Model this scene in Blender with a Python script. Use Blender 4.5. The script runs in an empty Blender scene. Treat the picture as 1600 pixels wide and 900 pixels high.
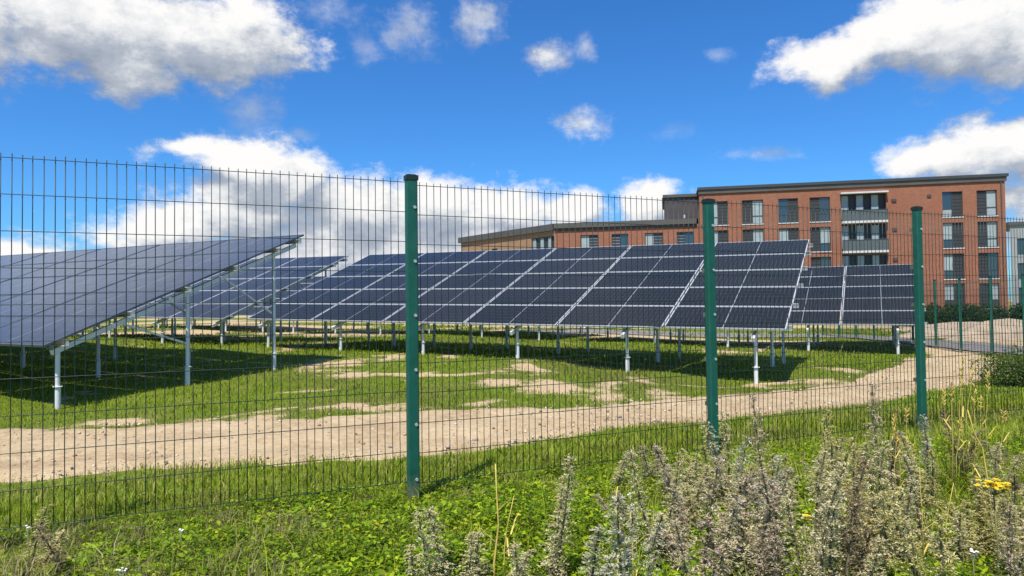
import bpy, math, random
import numpy as np
from mathutils import Vector, Matrix

random.seed(7)
rng = np.random.default_rng(11)
sc = bpy.context.scene
col = sc.collection
R = math.radians

# ------------------------------------------------------------------ camera
F = 1100.0                      # focal length in photo pixels (photo is 1600 wide)
CAM_Z = 1.30
cam = bpy.data.cameras.new('camera')
cam.sensor_width = 36.0
cam.lens = F / 1600.0 * 36.0
cam.clip_start = 0.05
cam.clip_end = 6000
camo = bpy.data.objects.new('camera', cam)
col.objects.link(camo)
CAM_ROT = (Matrix.Rotation(R(90 + 1.41), 4, 'X') @ Matrix.Rotation(-0.0122, 4, 'Z'))
camo.matrix_world = Matrix.Translation((0, 0, CAM_Z)) @ CAM_ROT
sc.camera = camo


def pdir(px, py):
    """world direction of a photo pixel (used to survey positions off the photograph)"""
    d = CAM_ROT.to_3x3() @ Vector(((px - 800) / F, (450 - py) / F, -1.0))
    return d / d.y


def at(px, py, Y):
    d = pdir(px, py)
    return Vector((d.x * Y, Y, CAM_Z + d.z * Y))


def gp(px, py, z=-0.1):
    d = pdir(px, py)
    k = (z - CAM_Z) / d.z
    return Vector((d.x * k, k, z))


# ------------------------------------------------------------------ light
SUN_EL = 60.0
sun_h = Vector((-0.36, -0.93, 0)).normalized()       # horizontal direction towards the sun
to_sun = Vector((sun_h.x * math.cos(R(SUN_EL)), sun_h.y * math.cos(R(SUN_EL)), math.sin(R(SUN_EL))))
sl = bpy.data.lights.new('sun', 'SUN')
sl.energy = 5.0
sl.angle = R(0.53)
sl.color = (1.0, 0.94, 0.83)
so = bpy.data.objects.new('sun', sl)
so.rotation_euler = (-to_sun).to_track_quat('-Z', 'Y').to_euler()
so.location = (0, 0, 30)
col.objects.link(so)

vs = sc.view_settings
vs.view_transform = 'Standard'
vs.look = 'None'
vs.exposure = 0.28
sc.cycles.max_bounces = 5
sc.cycles.diffuse_bounces = 3
sc.cycles.glossy_bounces = 3
sc.cycles.transmission_bounces = 4
vs.gamma = 1.0
vs.use_curve_mapping = False

# ------------------------------------------------------------------ world: sky with cumulus
world = bpy.data.worlds.new('World')
sc.world = world
world.use_nodes = True
world.cycles.sampling_method = 'NONE'


class NT:
    """small helper to write node graphs"""

    def __init__(self, tree):
        self.t = tree

    def n(self, kind, **kw):
        nd = self.t.nodes.new(kind)
        for k, v in kw.items():
            setattr(nd, k, v)
        return nd

    def put(self, sock, v):
        if isinstance(v, bpy.types.NodeSocket):
            self.t.links.new(v, sock)
        elif v is not None:
            sock.default_value = v

    def m(self, op, a, b=None, c=None, clamp=False):
        nd = self.n('ShaderNodeMath', operation=op, use_clamp=clamp)
        for i, v in enumerate((a, b, c)):
            if v is not None:
                self.put(nd.inputs[i], v)
        return nd.outputs[0]

    def v(self, op, a, b=None, c=None):
        nd = self.n('ShaderNodeVectorMath', operation=op)
        for i, x in enumerate((a, b, c)):
            if x is not None:
                self.put(nd.inputs[i], x)
        return nd.outputs['Value'] if op in ('LENGTH', 'DOT_PRODUCT') else nd.outputs[0]

    def noise(self, vec, scale, detail=4, rough=0.55, dist=0.0, col=False):
        nd = self.n('ShaderNodeTexNoise')
        self.put(nd.inputs['Vector'], vec)
        nd.inputs['Scale'].default_value = scale
        nd.inputs['Detail'].default_value = detail
        nd.inputs['Roughness'].default_value = rough
        nd.inputs['Distortion'].default_value = dist
        return nd.outputs['Color' if col else 'Fac']

    def mix(self, fac, a, b, mode='MIX'):
        nd = self.n('ShaderNodeMix', data_type='RGBA', blend_type=mode)
        self.put(nd.inputs[0], fac)
        self.put(nd.inputs[6], a)
        self.put(nd.inputs[7], b)
        return nd.outputs[2]

    def ss(self, x, lo, hi, a=0.0, b=1.0):
        nd = self.n('ShaderNodeMapRange', interpolation_type='SMOOTHSTEP')
        self.put(nd.inputs[0], x)
        for i, q in enumerate((lo, hi, a, b)):
            nd.inputs[i + 1].default_value = q
        return nd.outputs[0]

    def ramp(self, fac, stops):
        nd = self.n('ShaderNodeValToRGB')
        els = nd.color_ramp.elements
        while len(els) < len(stops):
            els.new(0.5)
        for e, (p, c) in zip(els, stops):
            e.position = p
            e.color = (*c, 1)
        self.put(nd.inputs[0], fac)
        return nd.outputs[0]

    def xyz(self, vec):
        nd = self.n('ShaderNodeSeparateXYZ')
        self.put(nd.inputs[0], vec)
        return nd.outputs

    def comb(self, x, y, z=0.0):
        nd = self.n('ShaderNodeCombineXYZ')
        for i, q in enumerate((x, y, z)):
            self.put(nd.inputs[i], q)
        return nd.outputs[0]


def azel(px, py):
    d = pdir(px, py)
    return math.atan2(d.x, d.y), math.atan2(d.z, math.hypot(d.x, d.y))


# clouds: photo x, y, half width, half height, strength
CLOUDS = [
    (110, 20, 260, 90, 1.0), (300, 45, 190, 80, 1.0), (400, 75, 100, 62, 0.95), (200, 95, 140, 52, .9), (-80, 40, 200, 95, 1.0),
    (60, 70, 130, 45, .75),
    (1290, 295, 140, 13, .5),
    (1320, 92, 130, 42, .95), (1400, 62, 120, 62, 1.0), (1500, 55, 140, 72, 1.0), (1640, 45, 160, 85, 1.0), (1800, 30, 200, 80, 1.0),
    (1470, 240, 110, 40, 1.0), (1560, 225, 100, 55, 1.0), (1660, 230, 130, 75, 1.0), (1850, 250, 180, 70, .9),
    (300, 228, 85, 25, .85), (400, 250, 115, 46, 1.0), (470, 278, 75, 48, 1.0), (390, 325, 140, 60, 1.0), (275, 355, 115, 45, 1.0),
    (560, 330, 110, 65, 1.0), (670, 325, 110, 58, 1.0), (790, 335, 120, 52, 1.0), (890, 330, 80, 38, .9), (1010, 315, 68, 40, 1.0),
    (1100, 340, 120, 42, .9), (600, 390, 480, 60, 1.0), (430, 300, 130, 40, .9), (30, 392, 240, 26, .55), (1640, 330, 90, 60, .95), (-220, 360, 200, 60, .8),
    (1560, 305, 130, 40, .6),
]
# thin small clouds and wisps: the same, with how opaque they get
WISPS = [(640, 45, 62, 42, .50), (575, 72, 36, 24, .35), (750, 36, 48, 36, .72), (510, 14, 60, 26, .35), (856, 91, 44, 26, .95), (918, 75, 26, 22, .55),
         (913, 190, 52, 27, .95), (1122, 82, 26, 14, .25), (1192, 243, 62, 13, .50), (392, 172, 60, 42, .50), (470, 203, 30, 14, .35), (1050, 205, 40, 14, .15)]
grp = bpy.data.node_groups.new('cloud_density', 'ShaderNodeTree')
for nm in ('P', 'Warp'):
    grp.interface.new_socket(nm, in_out='INPUT', socket_type='NodeSocketVector')
grp.interface.new_socket('Rest', in_out='INPUT', socket_type='NodeSocketFloat')
grp.interface.new_socket('D', in_out='OUTPUT', socket_type='NodeSocketFloat')
g = NT(grp)
gi, go_ = g.n('NodeGroupInput'), g.n('NodeGroupOutput')
P = gi.outputs[0]
Pw = g.v('ADD', gi.outputs[1], P)
M = 3.0
for (px, py, hw, hh, s) in CLOUDS:
    a, e = azel(px, py)
    c2 = math.cos(math.atan((px - 800) / F)) ** 2          # pixels to radians at that place
    kx, ky = F / (hw * c2), F / (hh * c2 ** 0.5)
    L = g.v('LENGTH', g.v('MULTIPLY_ADD', Pw, (kx, ky, 0), (-a * kx, -e * ky, 0)))
    M = g.m('MINIMUM', M, L if s == 1.0 else g.m('ADD', L, 1.0 - s))
M = g.m('MAXIMUM', g.m('SUBTRACT', 1.0, M), gi.outputs[2])
fb = g.noise(g.v('MULTIPLY', P, (1.0, 1.45, 1.0)), 17.0, 6, .66)
fbm = g.m('MULTIPLY', g.m('SUBTRACT', fb, .5), 1.7)
g.put(go_.inputs[0], g.m('ADD', g.m('ADD', M, .10), fbm))

wt = world.node_tree
wt.nodes.clear()
w = NT(wt)
tc = w.n('ShaderNodeTexCoord')
D = w.v('NORMALIZE', tc.outputs['Generated'])
dx, dy, dz = w.xyz(D)
az = w.m('ARCTAN2', dx, dy)
el = w.m('ARCSINE', dz)


AE = w.comb(az, el)
warp = w.v('MULTIPLY', w.v('SUBTRACT', w.noise(AE, 10.0, 2, .55, col=True), (0.5, 0.5, 0.5)), (0.085, 0.050, 0.0))
# the rest of the sky carries the same kind of scattered cloud
outside = w.m('MAXIMUM', w.ss(w.m('ABSOLUTE', az), 0.82, 1.05), w.ss(el, 0.52, 0.70))
gen = w.m('MULTIPLY_ADD', w.m('SUBTRACT', w.noise(AE, 2.3, 2, .5), 0.56), 5.0, w.m('MULTIPLY_ADD', outside, 2.0, -2.0))
gen = w.m('MINIMUM', gen, 1.0)


def dens(oa, oe):
    nd = w.n('ShaderNodeGroup', node_tree=grp)
    w.put(nd.inputs[0], w.v('ADD', AE, (oa, oe, 0)))
    w.put(nd.inputs[1], warp)
    w.put(nd.inputs[2], gen)
    return nd.outputs[0]


d0 = dens(0, 0)
d1 = dens(-0.015, 0.042)
alpha = w.ss(d0, -0.08, 0.52)
alpha = w.m('MULTIPLY', alpha, w.ss(el, -0.02, 0.005))
Pwisp = w.v('MULTIPLY_ADD', warp, (.55, .7, 0), AE)
soft = w.m('MULTIPLY', w.m('SUBTRACT', w.noise(w.v('MULTIPLY', AE, (1.0, 1.3, 1.0)), 26.0, 6, .66), .5), 2.4)
wsp = 0.0
for (px, py, hw, hh, op) in WISPS:
    a, e = azel(px, py)
    c2 = math.cos(math.atan((px - 800) / F)) ** 2
    kx, ky = F / (hw * c2), F / (hh * c2 ** 0.5)
    L = w.v('LENGTH', w.v('MULTIPLY_ADD', Pwisp, (kx, ky, 0), (-a * kx, -e * ky, 0)))
    wsp = w.m('MAXIMUM', wsp, w.m('MULTIPLY', w.ss(w.m('SUBTRACT', soft, L), -1.15, .15), op))
alpha = w.m('MAXIMUM', alpha, wsp)
lit = w.m('SUBTRACT', d0, d1)
lit = w.m('MULTIPLY_ADD', lit, 0.85, 0.50)
lit = w.m('SUBTRACT', lit, w.m('MULTIPLY', w.ss(d0, 0.5, 1.3), 0.22))
lit = w.m('MAXIMUM', lit, w.m('MULTIPLY', wsp, .85))
lit = w.m('ADD', lit, 0.0, clamp=True)
sky = w.n('ShaderNodeTexSky', sky_type='NISHITA')
sky.sun_disc = False
sky.sun_elevation = R(SUN_EL)
sky.sun_rotation = math.atan2(sun_h.x, sun_h.y)
sky.altitude = 100
sky.air_density = 1.0
sky.dust_density = 0.35
sky.ozone_density = 2.2
hs = w.n('ShaderNodeHueSaturation')
hs.inputs['Hue'].default_value = 0.497
hs.inputs['Saturation'].default_value = 1.12
hs.inputs['Value'].default_value = 1.25
w.put(hs.inputs['Color'], sky.outputs[0])
cl = w.ramp(lit, [(0.0, (3.3, 3.9, 5.0)), (0.40, (5.0, 5.5, 6.4)), (0.70, (8.4, 8.6, 8.9)), (1.0, (10.8, 10.7, 10.6))])
bg = w.n('ShaderNodeBackground')
bg.inputs['Strength'].default_value = 0.076
skyc = w.mix(1.0, hs.outputs[0], (0.42, 0.90, 1.42, 1), 'MULTIPLY')
w.put(bg.inputs['Color'], w.mix(alpha, skyc, cl))
out = w.n('ShaderNodeOutputWorld')
wt.links.new(bg.outputs[0], out.inputs[0])


# ------------------------------------------------------------------ materials
MATS = {}


def material(name):
    m = bpy.data.materials.new(name)
    m.use_nodes = True
    t = NT(m.node_tree)
    b = m.node_tree.nodes['Principled BSDF']
    MATS[name] = m
    return m, t, b


def simple(name, c, rough=0.6, metal=0.0, var=0.12, scale=6.0, bump=0.0, spec=0.5):
    m, t, b = material(name)
    tcn = t.n('ShaderNodeTexCoord')
    f = t.noise(tcn.outputs['Object'], scale, 5, .6)
    lo = tuple(x * (1 - var) for x in c)
    hi = tuple(min(1, x * (1 + var)) for x in c)
    t.put(b.inputs['Base Color'], t.ramp(f, [(0.3, lo), (0.7, hi)]))
    b.inputs['Roughness'].default_value = rough
    b.inputs['Metallic'].default_value = metal
    b.inputs['Specular IOR Level'].default_value = spec
    if bump:
        bn = t.n('ShaderNodeBump')
        bn.inputs['Strength'].default_value = bump
        bn.inputs['Distance'].default_value = 0.02
        t.put(bn.inputs['Height'], t.noise(tcn.outputs['Object'], scale * 8, 4, .6))
        t.put(b.inputs['Normal'], bn.outputs[0])
    return m


m, t, b = material('green_paint')
tcn = t.n('ShaderNodeTexCoord')
o = t.xyz(tcn.outputs['Object'])
n1 = t.noise(tcn.outputs['Object'], 7, 5, .65)
n2 = t.noise(tcn.outputs['Object'], 45, 4, .7)
c = t.ramp(n1, [(.3, (0.003, 0.070, 0.048)), (.7, (0.005, 0.105, 0.074))])
splash = t.m('MULTIPLY', t.ss(t.m('ADD', o[2], t.m('MULTIPLY', t.m('SUBTRACT', n2, .5), .5)), .0, .22, 1, 0), .6)
scuff = t.m('MULTIPLY', t.ss(n2, .66, .74), .35)
c = t.mix(scuff, c, (.10, .20, .16, 1))
t.put(b.inputs['Base Color'], t.mix(splash, c, (.22, .17, .10, 1)))
t.put(b.inputs['Roughness'], t.ss(n1, .3, .7, .36, .58))
simple('wire_paint', (0.003, 0.026, 0.019), .45, var=.15)
simple('cap_black', (0.006, 0.02, 0.016), .5)
simple('bolt_zinc', (0.55, 0.60, 0.58), .4, .6)
simple('galvanised', (0.66, 0.68, 0.68), .55, .10, var=.14, scale=14)
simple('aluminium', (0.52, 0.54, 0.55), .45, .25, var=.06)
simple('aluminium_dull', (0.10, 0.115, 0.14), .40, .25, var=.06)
simple('back_sheet', (0.30, 0.31, 0.32), .6)
simple('roof_grey', (0.082, 0.076, 0.070), .6, var=.2, scale=.4)
simple('cladding_dark', (0.060, 0.050, 0.055), .6, var=.2, scale=1)
simple('frame_grey', (0.045, 0.05, 0.055), .5)
simple('slab_white', (0.55, 0.56, 0.57), .6)
simple('louvre_dark', (0.035, 0.037, 0.042), .55)
simple('render_grey', (0.30, 0.32, 0.33), .8, var=.1, scale=.6)
simple('gravel', (0.20, 0.185, 0.175), .95, var=.35, scale=3.0, bump=.4)
simple('heap_sand', (0.42, 0.33, 0.235), .95, var=.25, scale=2.0, bump=.6)
simple('stem_olive', (0.17, 0.17, 0.075), .8)
simple('straw', (0.58, 0.44, 0.10), .8, var=.2, scale=20)
simple('flower_yellow', (0.80, 0.58, 0.02), .6, var=.15, scale=60)
simple('flower_white', (0.78, 0.78, 0.70), .7)
simple('bark', (0.10, 0.075, 0.05), .9)
simple('balcony_glass', (0.10, 0.115, 0.12), .25, spec=.35)
simple('pale_pane', (0.30, 0.36, 0.38), .5, var=.10, scale=2)  # pale blue-grey colour given to the lighter window panes


def brick_mat(name, c1, c2, mortar):
    m, t, b = material(name)
    tcn = t.n('ShaderNodeTexCoord')
    br = t.n('ShaderNodeTexBrick')
    # wall-local x along the facade, z up
    o = t.xyz(tcn.outputs['Object'])
    t.put(br.inputs['Vector'], t.comb(o[0], o[2]))
    br.inputs['Scale'].default_value = 4.4
    br.inputs['Brick Width'].default_value = 1.0
    br.inputs['Row Height'].default_value = 0.33
    br.inputs['Mortar Size'].default_value = 0.03
    br.inputs['Color1'].default_value = (*c1, 1)
    br.inputs['Color2'].default_value = (*c2, 1)
    br.inputs['Mortar'].default_value = (*mortar, 1)
    f = t.noise(tcn.outputs['Object'], .5, 4, .6)
    t.put(b.inputs['Base Color'], t.mix(t.ss(f, .3, .7, 0, .35), br.outputs['Color'], (c1[0] * .7, c1[1] * .6, c1[2] * .6, 1)))
    b.inputs['Roughness'].default_value = .9


brick_mat('brick_red', (0.335, 0.118, 0.062), (0.225, 0.085, 0.050), (0.27, 0.18, 0.13))
brick_mat('brick_buff', (0.36, 0.20, 0.105), (0.30, 0.165, 0.09), (0.30, 0.23, 0.17))

m, t, b = material('window_glass')
b.inputs['Base Color'].default_value = (0.03, 0.045, 0.05, 1)
b.inputs['Roughness'].default_value = .06
b.inputs['Specular IOR Level'].default_value = .8
b.inputs['IOR'].default_value = 1.6

# solar laminate: half-cut cells, busbars and the wider centre gap
m, t, b = material('solar_glass')
tcn = t.n('ShaderNodeTexCoord')
o = t.xyz(tcn.outputs['Object'])     # object space: x along the row, y up the slope, metres
CW, CH = 0.0925, 0.1835


def cell_line(x, pitch, wd):
    fr = t.m('FRACT', t.m('DIVIDE', x, pitch))
    dd = t.m('ABSOLUTE', t.m('SUBTRACT', fr, .5))
    return t.m('GREATER_THAN', dd, .5 - wd / pitch / 2)


ln = t.m('MAXIMUM', cell_line(o[0], CW, .0035), cell_line(o[1], CH, .0040))
mid = t.m('LESS_THAN', t.m('ABSOLUTE', o[0]), .010)
bus = cell_line(o[1], CH / 9, .0010)
cn = t.noise(tcn.outputs['Object'], 1.3, 3)
oi = t.n('ShaderNodeObjectInfo')
cv = t.m('ADD', t.m('MULTIPLY', cn, .5), t.m('MULTIPLY', oi.outputs['Random'], .5))
cell = t.ramp(cv, [(0.2, (0.010, 0.010, 0.010)), (0.8, (0.020, 0.019, 0.018))])
cc = t.mix(t.m('MULTIPLY', bus, .25), cell, (.08, .085, .10, 1))
cc = t.mix(t.m('MULTIPLY', ln, .75), cc, (.12, .125, .13, 1))
cc = t.mix(mid, cc, (.22, .23, .25, 1))
t.put(b.inputs['Base Color'], cc)
dust = t.noise(tcn.outputs['Object'], 3.0, 5, .6)
t.put(b.inputs['Roughness'], t.ss(dust, .3, .75, .17, .30))
b.inputs['Specular IOR Level'].default_value = .11
b.inputs['Sheen Weight'].default_value = .06
b.inputs['Sheen Roughness'].default_value = .5
lw = t.n('ShaderNodeLayerWeight')
lw.inputs[0].default_value = .5
gls = t.n('ShaderNodeBsdfGlossy')
gls.inputs['Roughness'].default_value = .22
gls.inputs['Color'].default_value = (.80, .82, .84, 1)
mx = t.n('ShaderNodeMixShader')
t.put(mx.inputs[0], t.ss(lw.outputs['Facing'], .70, .93, 0.0, .62))
m.node_tree.links.new(b.outputs[0], mx.inputs[1])
m.node_tree.links.new(gls.outputs[0], mx.inputs[2])
m.node_tree.links.new(mx.outputs[0], m.node_tree.nodes['Material Output'].inputs[0])


def foliage(name, tint=1.0, trans=.35, rough=.55, attr=True, c=(.08, .14, .02)):
    m, t, b = material(name)
    if attr:
        a = t.n('ShaderNodeVertexColor', layer_name='Col')
        t.put(b.inputs['Base Color'], a.outputs[0])
        csock = a.outputs[0]
    else:
        b.inputs['Base Color'].default_value = (*c, 1)
        csock = (*c, 1)
    b.inputs['Roughness'].default_value = rough
    b.inputs['Specular IOR Level'].default_value = .25
    tr = t.n('ShaderNodeBsdfTranslucent')
    t.put(tr.inputs[0], csock)
    mx = t.n('ShaderNodeMixShader')
    mx.inputs[0].default_value = trans
    om = m.node_tree.nodes['Material Output']
    m.node_tree.links.new(b.outputs[0], mx.inputs[1])
    m.node_tree.links.new(tr.outputs[0], mx.inputs[2])
    m.node_tree.links.new(mx.outputs[0], om.inputs[0])
    return m


foliage('leafage', trans=.42)
foliage('dry_leafage', trans=.38, rough=.8)

# ground: soil / turf driven by the surveyed 'soil' attribute
m, t, b = material('ground')
tcn = t.n('ShaderNodeTexCoord')
ob = tcn.outputs['Object']
a = t.n('ShaderNodeAttribute', attribute_name='soil')
n1 = t.noise(ob, 1.1, 6, .65)
n2 = t.noise(ob, 9.0, 5, .7)
n3 = t.noise(ob, 60.0, 3, .6)
soilc = t.ramp(t.m('ADD', t.m('MULTIPLY', n2, .6), t.m('MULTIPLY', n3, .4)),
               [(0.25, (0.28, 0.19, 0.10)), (0.5, (0.49, 0.36, 0.215)), (0.75, (0.62, 0.485, 0.31))])
turf = t.ramp(t.m('ADD', t.m('MULTIPLY', n1, .5), t.m('MULTIPLY', n2, .5)),
              [(0.3, (0.07, 0.105, 0.010)), (0.5, (0.125, 0.17, 0.014)), (0.7, (0.22, 0.21, 0.05))])
k = t.ss(t.m('ADD', a.outputs['Fac'], t.m('MULTIPLY', t.m('SUBTRACT', n2, .5), .9)), .35, .65)
t.put(b.inputs['Base Color'], t.mix(k, turf, soilc))
b.inputs['Roughness'].default_value = .95
b.inputs['Specular IOR Level'].default_value = .15
bn = t.n('ShaderNodeBump')
bn.inputs['Strength'].default_value = .7
bn.inputs['Distance'].default_value = .05
t.put(bn.inputs['Height'], t.m('ADD', t.m('MULTIPLY', n2, .7), t.m('MULTIPLY', n3, .3)))
t.put(b.inputs['Normal'], bn.outputs[0])

m, t, b = material('path_soil')
tcn = t.n('ShaderNodeTexCoord')
ob = tcn.outputs['Object']
n1 = t.noise(ob, .9, 5, .65)
n2 = t.noise(ob, 11.0, 6, .7)
n3 = t.noise(ob, 70.0, 3, .6)
c = t.ramp(t.m('ADD', t.m('ADD', t.m('MULTIPLY', n1, .35), t.m('MULTIPLY', n2, .40)), t.m('MULTIPLY', n3, .25)),
           [(0.34, (0.20, 0.135, 0.075)), (0.43, (0.40, 0.285, 0.165)), (0.50, (0.51, 0.385, 0.23)), (0.64, (0.64, 0.505, 0.325))])
t.put(b.inputs['Base Color'], c)
b.inputs['Roughness'].default_value = .95
b.inputs['Specular IOR Level'].default_value = .15
bn = t.n('ShaderNodeBump')
bn.inputs['Strength'].default_value = .9
bn.inputs['Distance'].default_value = .05
t.put(bn.inputs['Height'], t.m('ADD', t.m('MULTIPLY', n2, .7), t.m('MULTIPLY', n3, .3)))
t.put(b.inputs['Normal'], bn.outputs[0])


# ------------------------------------------------------------------ object helpers
def tag(o, label=None, cat=None, group=None, kind=None):
    if label:
        o['label'] = label
    if cat:
        o['category'] = cat
    if group:
        o['group'] = group
    if kind:
        o['kind'] = kind
    return o


def link(name, data, parent=None, mat=None):
    o = bpy.data.objects.new(name, data)
    col.objects.link(o)
    if parent is not None:
        o.parent = parent
    if mat is not None and data is not None and not data.materials:
        data.materials.append(MATS[mat])
    return o


def thing(name, label, cat, loc, rz=0.0, group=None):
    o = link(name, None)
    o.empty_display_size = .2
    o.location = loc
    o.rotation_euler = (0, 0, rz)
    return tag(o, label, cat, group)


class MB:
    def __init__(self):
        self.v, self.f = [], []

    def box(self, x0, x1, y0, y1, z0, z1):
        b = len(self.v)
        self.v += [(x, y, z) for z in (z0, z1) for y in (y0, y1) for x in (x0, x1)]
        self.f += [tuple(b + i for i in q) for q in ((0, 2, 3, 1), (4, 5, 7, 6), (0, 1, 5, 4), (2, 6, 7, 3), (0, 4, 6, 2), (1, 3, 7, 5))]
        return self

    def tube(self, pts, radii, sides=6, cap=True):
        pts = [Vector(p) for p in pts]
        b = len(self.v)
        n = len(pts)
        for i, p in enumerate(pts):
            d = (pts[min(i + 1, n - 1)] - pts[max(i - 1, 0)]).normalized()
            x = d.orthogonal().normalized() if abs(d.z) < .9 else Vector((1, 0, 0))
            x = (x - d * x.dot(d)).normalized()
            y = d.cross(x)
            r = radii[i] if isinstance(radii, (list, tuple)) else radii
            for k in range(sides):
                a = 2 * math.pi * k / sides
                self.v.append(tuple(p + x * (r * math.cos(a)) + y * (r * math.sin(a))))
        for i in range(n - 1):
            for k in range(sides):
                k2 = (k + 1) % sides
                self.f.append((b + i * sides + k, b + i * sides + k2, b + (i + 1) * sides + k2, b + (i + 1) * sides + k))
        if cap:
            self.f.append(tuple(b + k for k in reversed(range(sides))))
            self.f.append(tuple(b + (n - 1) * sides + k for k in range(sides)))
        return self

    def mesh(self, name, mat, smooth=False):
        me = bpy.data.meshes.new(name)
        me.from_pydata(self.v, [], self.f)
        me.materials.append(MATS[mat])
        if smooth:
            me.polygons.foreach_set('use_smooth', [True] * len(me.polygons))
        me.update()
        return me

    def build(self, name, mat, parent=None, smooth=False):
        return link(name, self.mesh(name, mat, smooth), parent)


CACHE = {}


def unit_mesh(kind, mat):
    key = (kind, mat)
    if key not in CACHE:
        mb = MB()
        if kind == 'rod':
            mb.tube([(0, 0, 0), (0, 0, 1)], 1.0, 10)
        elif kind == 'wire':
            mb.tube([(0, 0, 0), (0, 0, 1)], 1.0, 6)
        elif kind == 'beam':
            mb.box(-.5, .5, -.5, .5, 0, 1)
        elif kind == 'channel':         # lipped C section
            mb.box(-.5, .5, -.5, -.42, 0, 1).box(-.5, .5, .42, .5, 0, 1).box(-.5, -.40, -.418, .418, 0, 1)
        CACHE[key] = mb.mesh(kind, mat, smooth=(kind in ('rod', 'wire')))
    return CACHE[key]


def bar(name, p0, p1, sx, sy, mat, parent, kind='rod', up=(0, 0, 1)):
    p0, p1 = Vector(p0), Vector(p1)
    d = p1 - p0
    z = d.normalized()
    u = Vector(up)
    x = u.cross(z)
    if x.length < 1e-3:
        x = Vector((1, 0, 0))
    x.normalize()
    y = z.cross(x)
    o = link(name, unit_mesh(kind, mat), parent)
    M3 = Matrix((x, y, z)).transposed().to_4x4()
    o.matrix_basis = Matrix.Translation(p0) @ M3 @ Matrix.Diagonal((sx, sy, d.length, 1))
    return o


def np_mesh(name, V, Fc, mat, colors=None, parent=None):
    """V (n,3), Fc (m,3) triangles, colors (n,3) linear per vertex"""
    me = bpy.data.meshes.new(name)
    n, mm = len(V), len(Fc)
    me.vertices.add(n)
    me.vertices.foreach_set('co', np.ascontiguousarray(V, dtype=np.float32).ravel())
    me.loops.add(mm * 3)
    me.loops.foreach_set('vertex_index', np.ascontiguousarray(Fc, dtype=np.int32).ravel())
    me.polygons.add(mm)
    me.polygons.foreach_set('loop_start', np.arange(0, mm * 3, 3, dtype=np.int32))
    me.update(calc_edges=True)
    if colors is not None:
        ca = me.color_attributes.new('Col', 'FLOAT_COLOR', 'POINT')
        cc = np.ones((n, 4), np.float32)
        cc[:, :3] = colors
        ca.data.foreach_set('color', cc.ravel())
    me.materials.append(MATS[mat])
    return link(name, me, parent)


# value noise in python for masks
_perm = rng.random((256, 256))


def vnoise(x, y, s, o=0):
    x = np.asarray(x) * s + 37.1 * (o + 1)
    y = np.asarray(y) * s + 91.7 * (o + 1)
    xi, yi = np.floor(x).astype(int), np.floor(y).astype(int)
    fx, fy = x - xi, y - yi
    fx, fy = fx * fx * (3 - 2 * fx), fy * fy * (3 - 2 * fy)
    g_ = lambda i, j: _perm[i % 256, j % 256]
    return (g_(xi, yi) * (1 - fx) + g_(xi + 1, yi) * fx) * (1 - fy) + (g_(xi, yi + 1) * (1 - fx) + g_(xi + 1, yi + 1) * fx) * fy


def fbm(x, y, s, o=0):
    return vnoise(x, y, s, o) * .5 + vnoise(x, y, s * 2.1, o + 3) * .3 + vnoise(x, y, s * 4.3, o + 5) * .2


# ------------------------------------------------------------------ terrain
U = Vector((-0.889, 0.4575, 0))         # along the rows, to the left and away
N = Vector((0.4575, 0.889, 0))          # up the tilt
TILT = R(21.4)
ROW_RZ = math.atan2(-0.4575, 0.889)
FDIR = Vector((0.912, 0.410, 0))
POST0 = Vector((-0.669, 4.685, 0))
A_B = Vector((5.10, 13.10, 0.785))      # lower right corners of the tables
L_B = Vector((-6.92, 10.40, 0.79))
C_B = Vector((12.55, 21.4, 0.56))
CTRL = [(4.65, 13.5, -.30), (2.36, 14.7, -.14), (.12, 15.9, .10), (-2.17, 17.05, .16), (-4.5, 18.2, .18), (-8, 20, .25), (-14, 23, .4),
        (-6.9, 10.5, -.20), (-5.8, 12.6, -.06), (-4.85, 14.4, 0.0), (5.9, 15.5, -.12), (6.5, 17.3, -.24), (-12, 14, .1), (-1, 12, -.05),
        (11.9, 21.9, -.40), (14, 22, -.34), (8, 22, -.3), (3, 26, -.1), (-5, 30, .1), (10, 30, -.4), (20, 30, -.4), (25, 45, -.3),
        (-4.3, 5.9, -.08), (-6, 8.4, -.12), (-1, 7.5, -.08), (2, 9, -.12), (5, 10.5, -.2), (8, 12.5, -.2), (9.5, 15, -.25), (11, 17, -.3),
        (0, 40, 0), (-20, 40, .3), (30, 60, -.3), (0, 70, -.2), (60, 70, -.3), (-60, 70, 0.), (0, 150, -.3), (100, 150, -.3), (-100, 150, -.3),
        (0, 0, 0.), (2, 1, 0.), (-2, 1, 0), (0, 2.5, 0), (3, 3, 0), (-3, 2.5, 0), (6, 4, 0), (-8, 2, 0), (0, -20, 0), (30, -10, 0), (-30, -10, 0)]
for k in range(-4, 9):
    q = POST0 + FDIR * (1.25 * k)
    CTRL.append((q.x, q.y, 0.0))
CT = np.array(CTRL)


def ground(x, y):
    x, y = np.asarray(x, float), np.asarray(y, float)
    num = np.full(x.shape, -0.1 * 1e-4)
    den = np.full(x.shape, 1e-4)
    for cx, cy, cz in CT:
        wgt = 1.0 / ((x - cx) ** 2 + (y - cy) ** 2 + .8) ** 1.6
        num += wgt * cz
        den += wgt
    r = np.hypot(x, y)
    return num / den + (fbm(x, y, .55) - .5) * .09 * np.clip(r / 8, .4, 1) * np.clip(60 / (r + 1), 0, 1)


def gz(x, y):
    return float(ground(np.array([x]), np.array([y]))[0])


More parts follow.
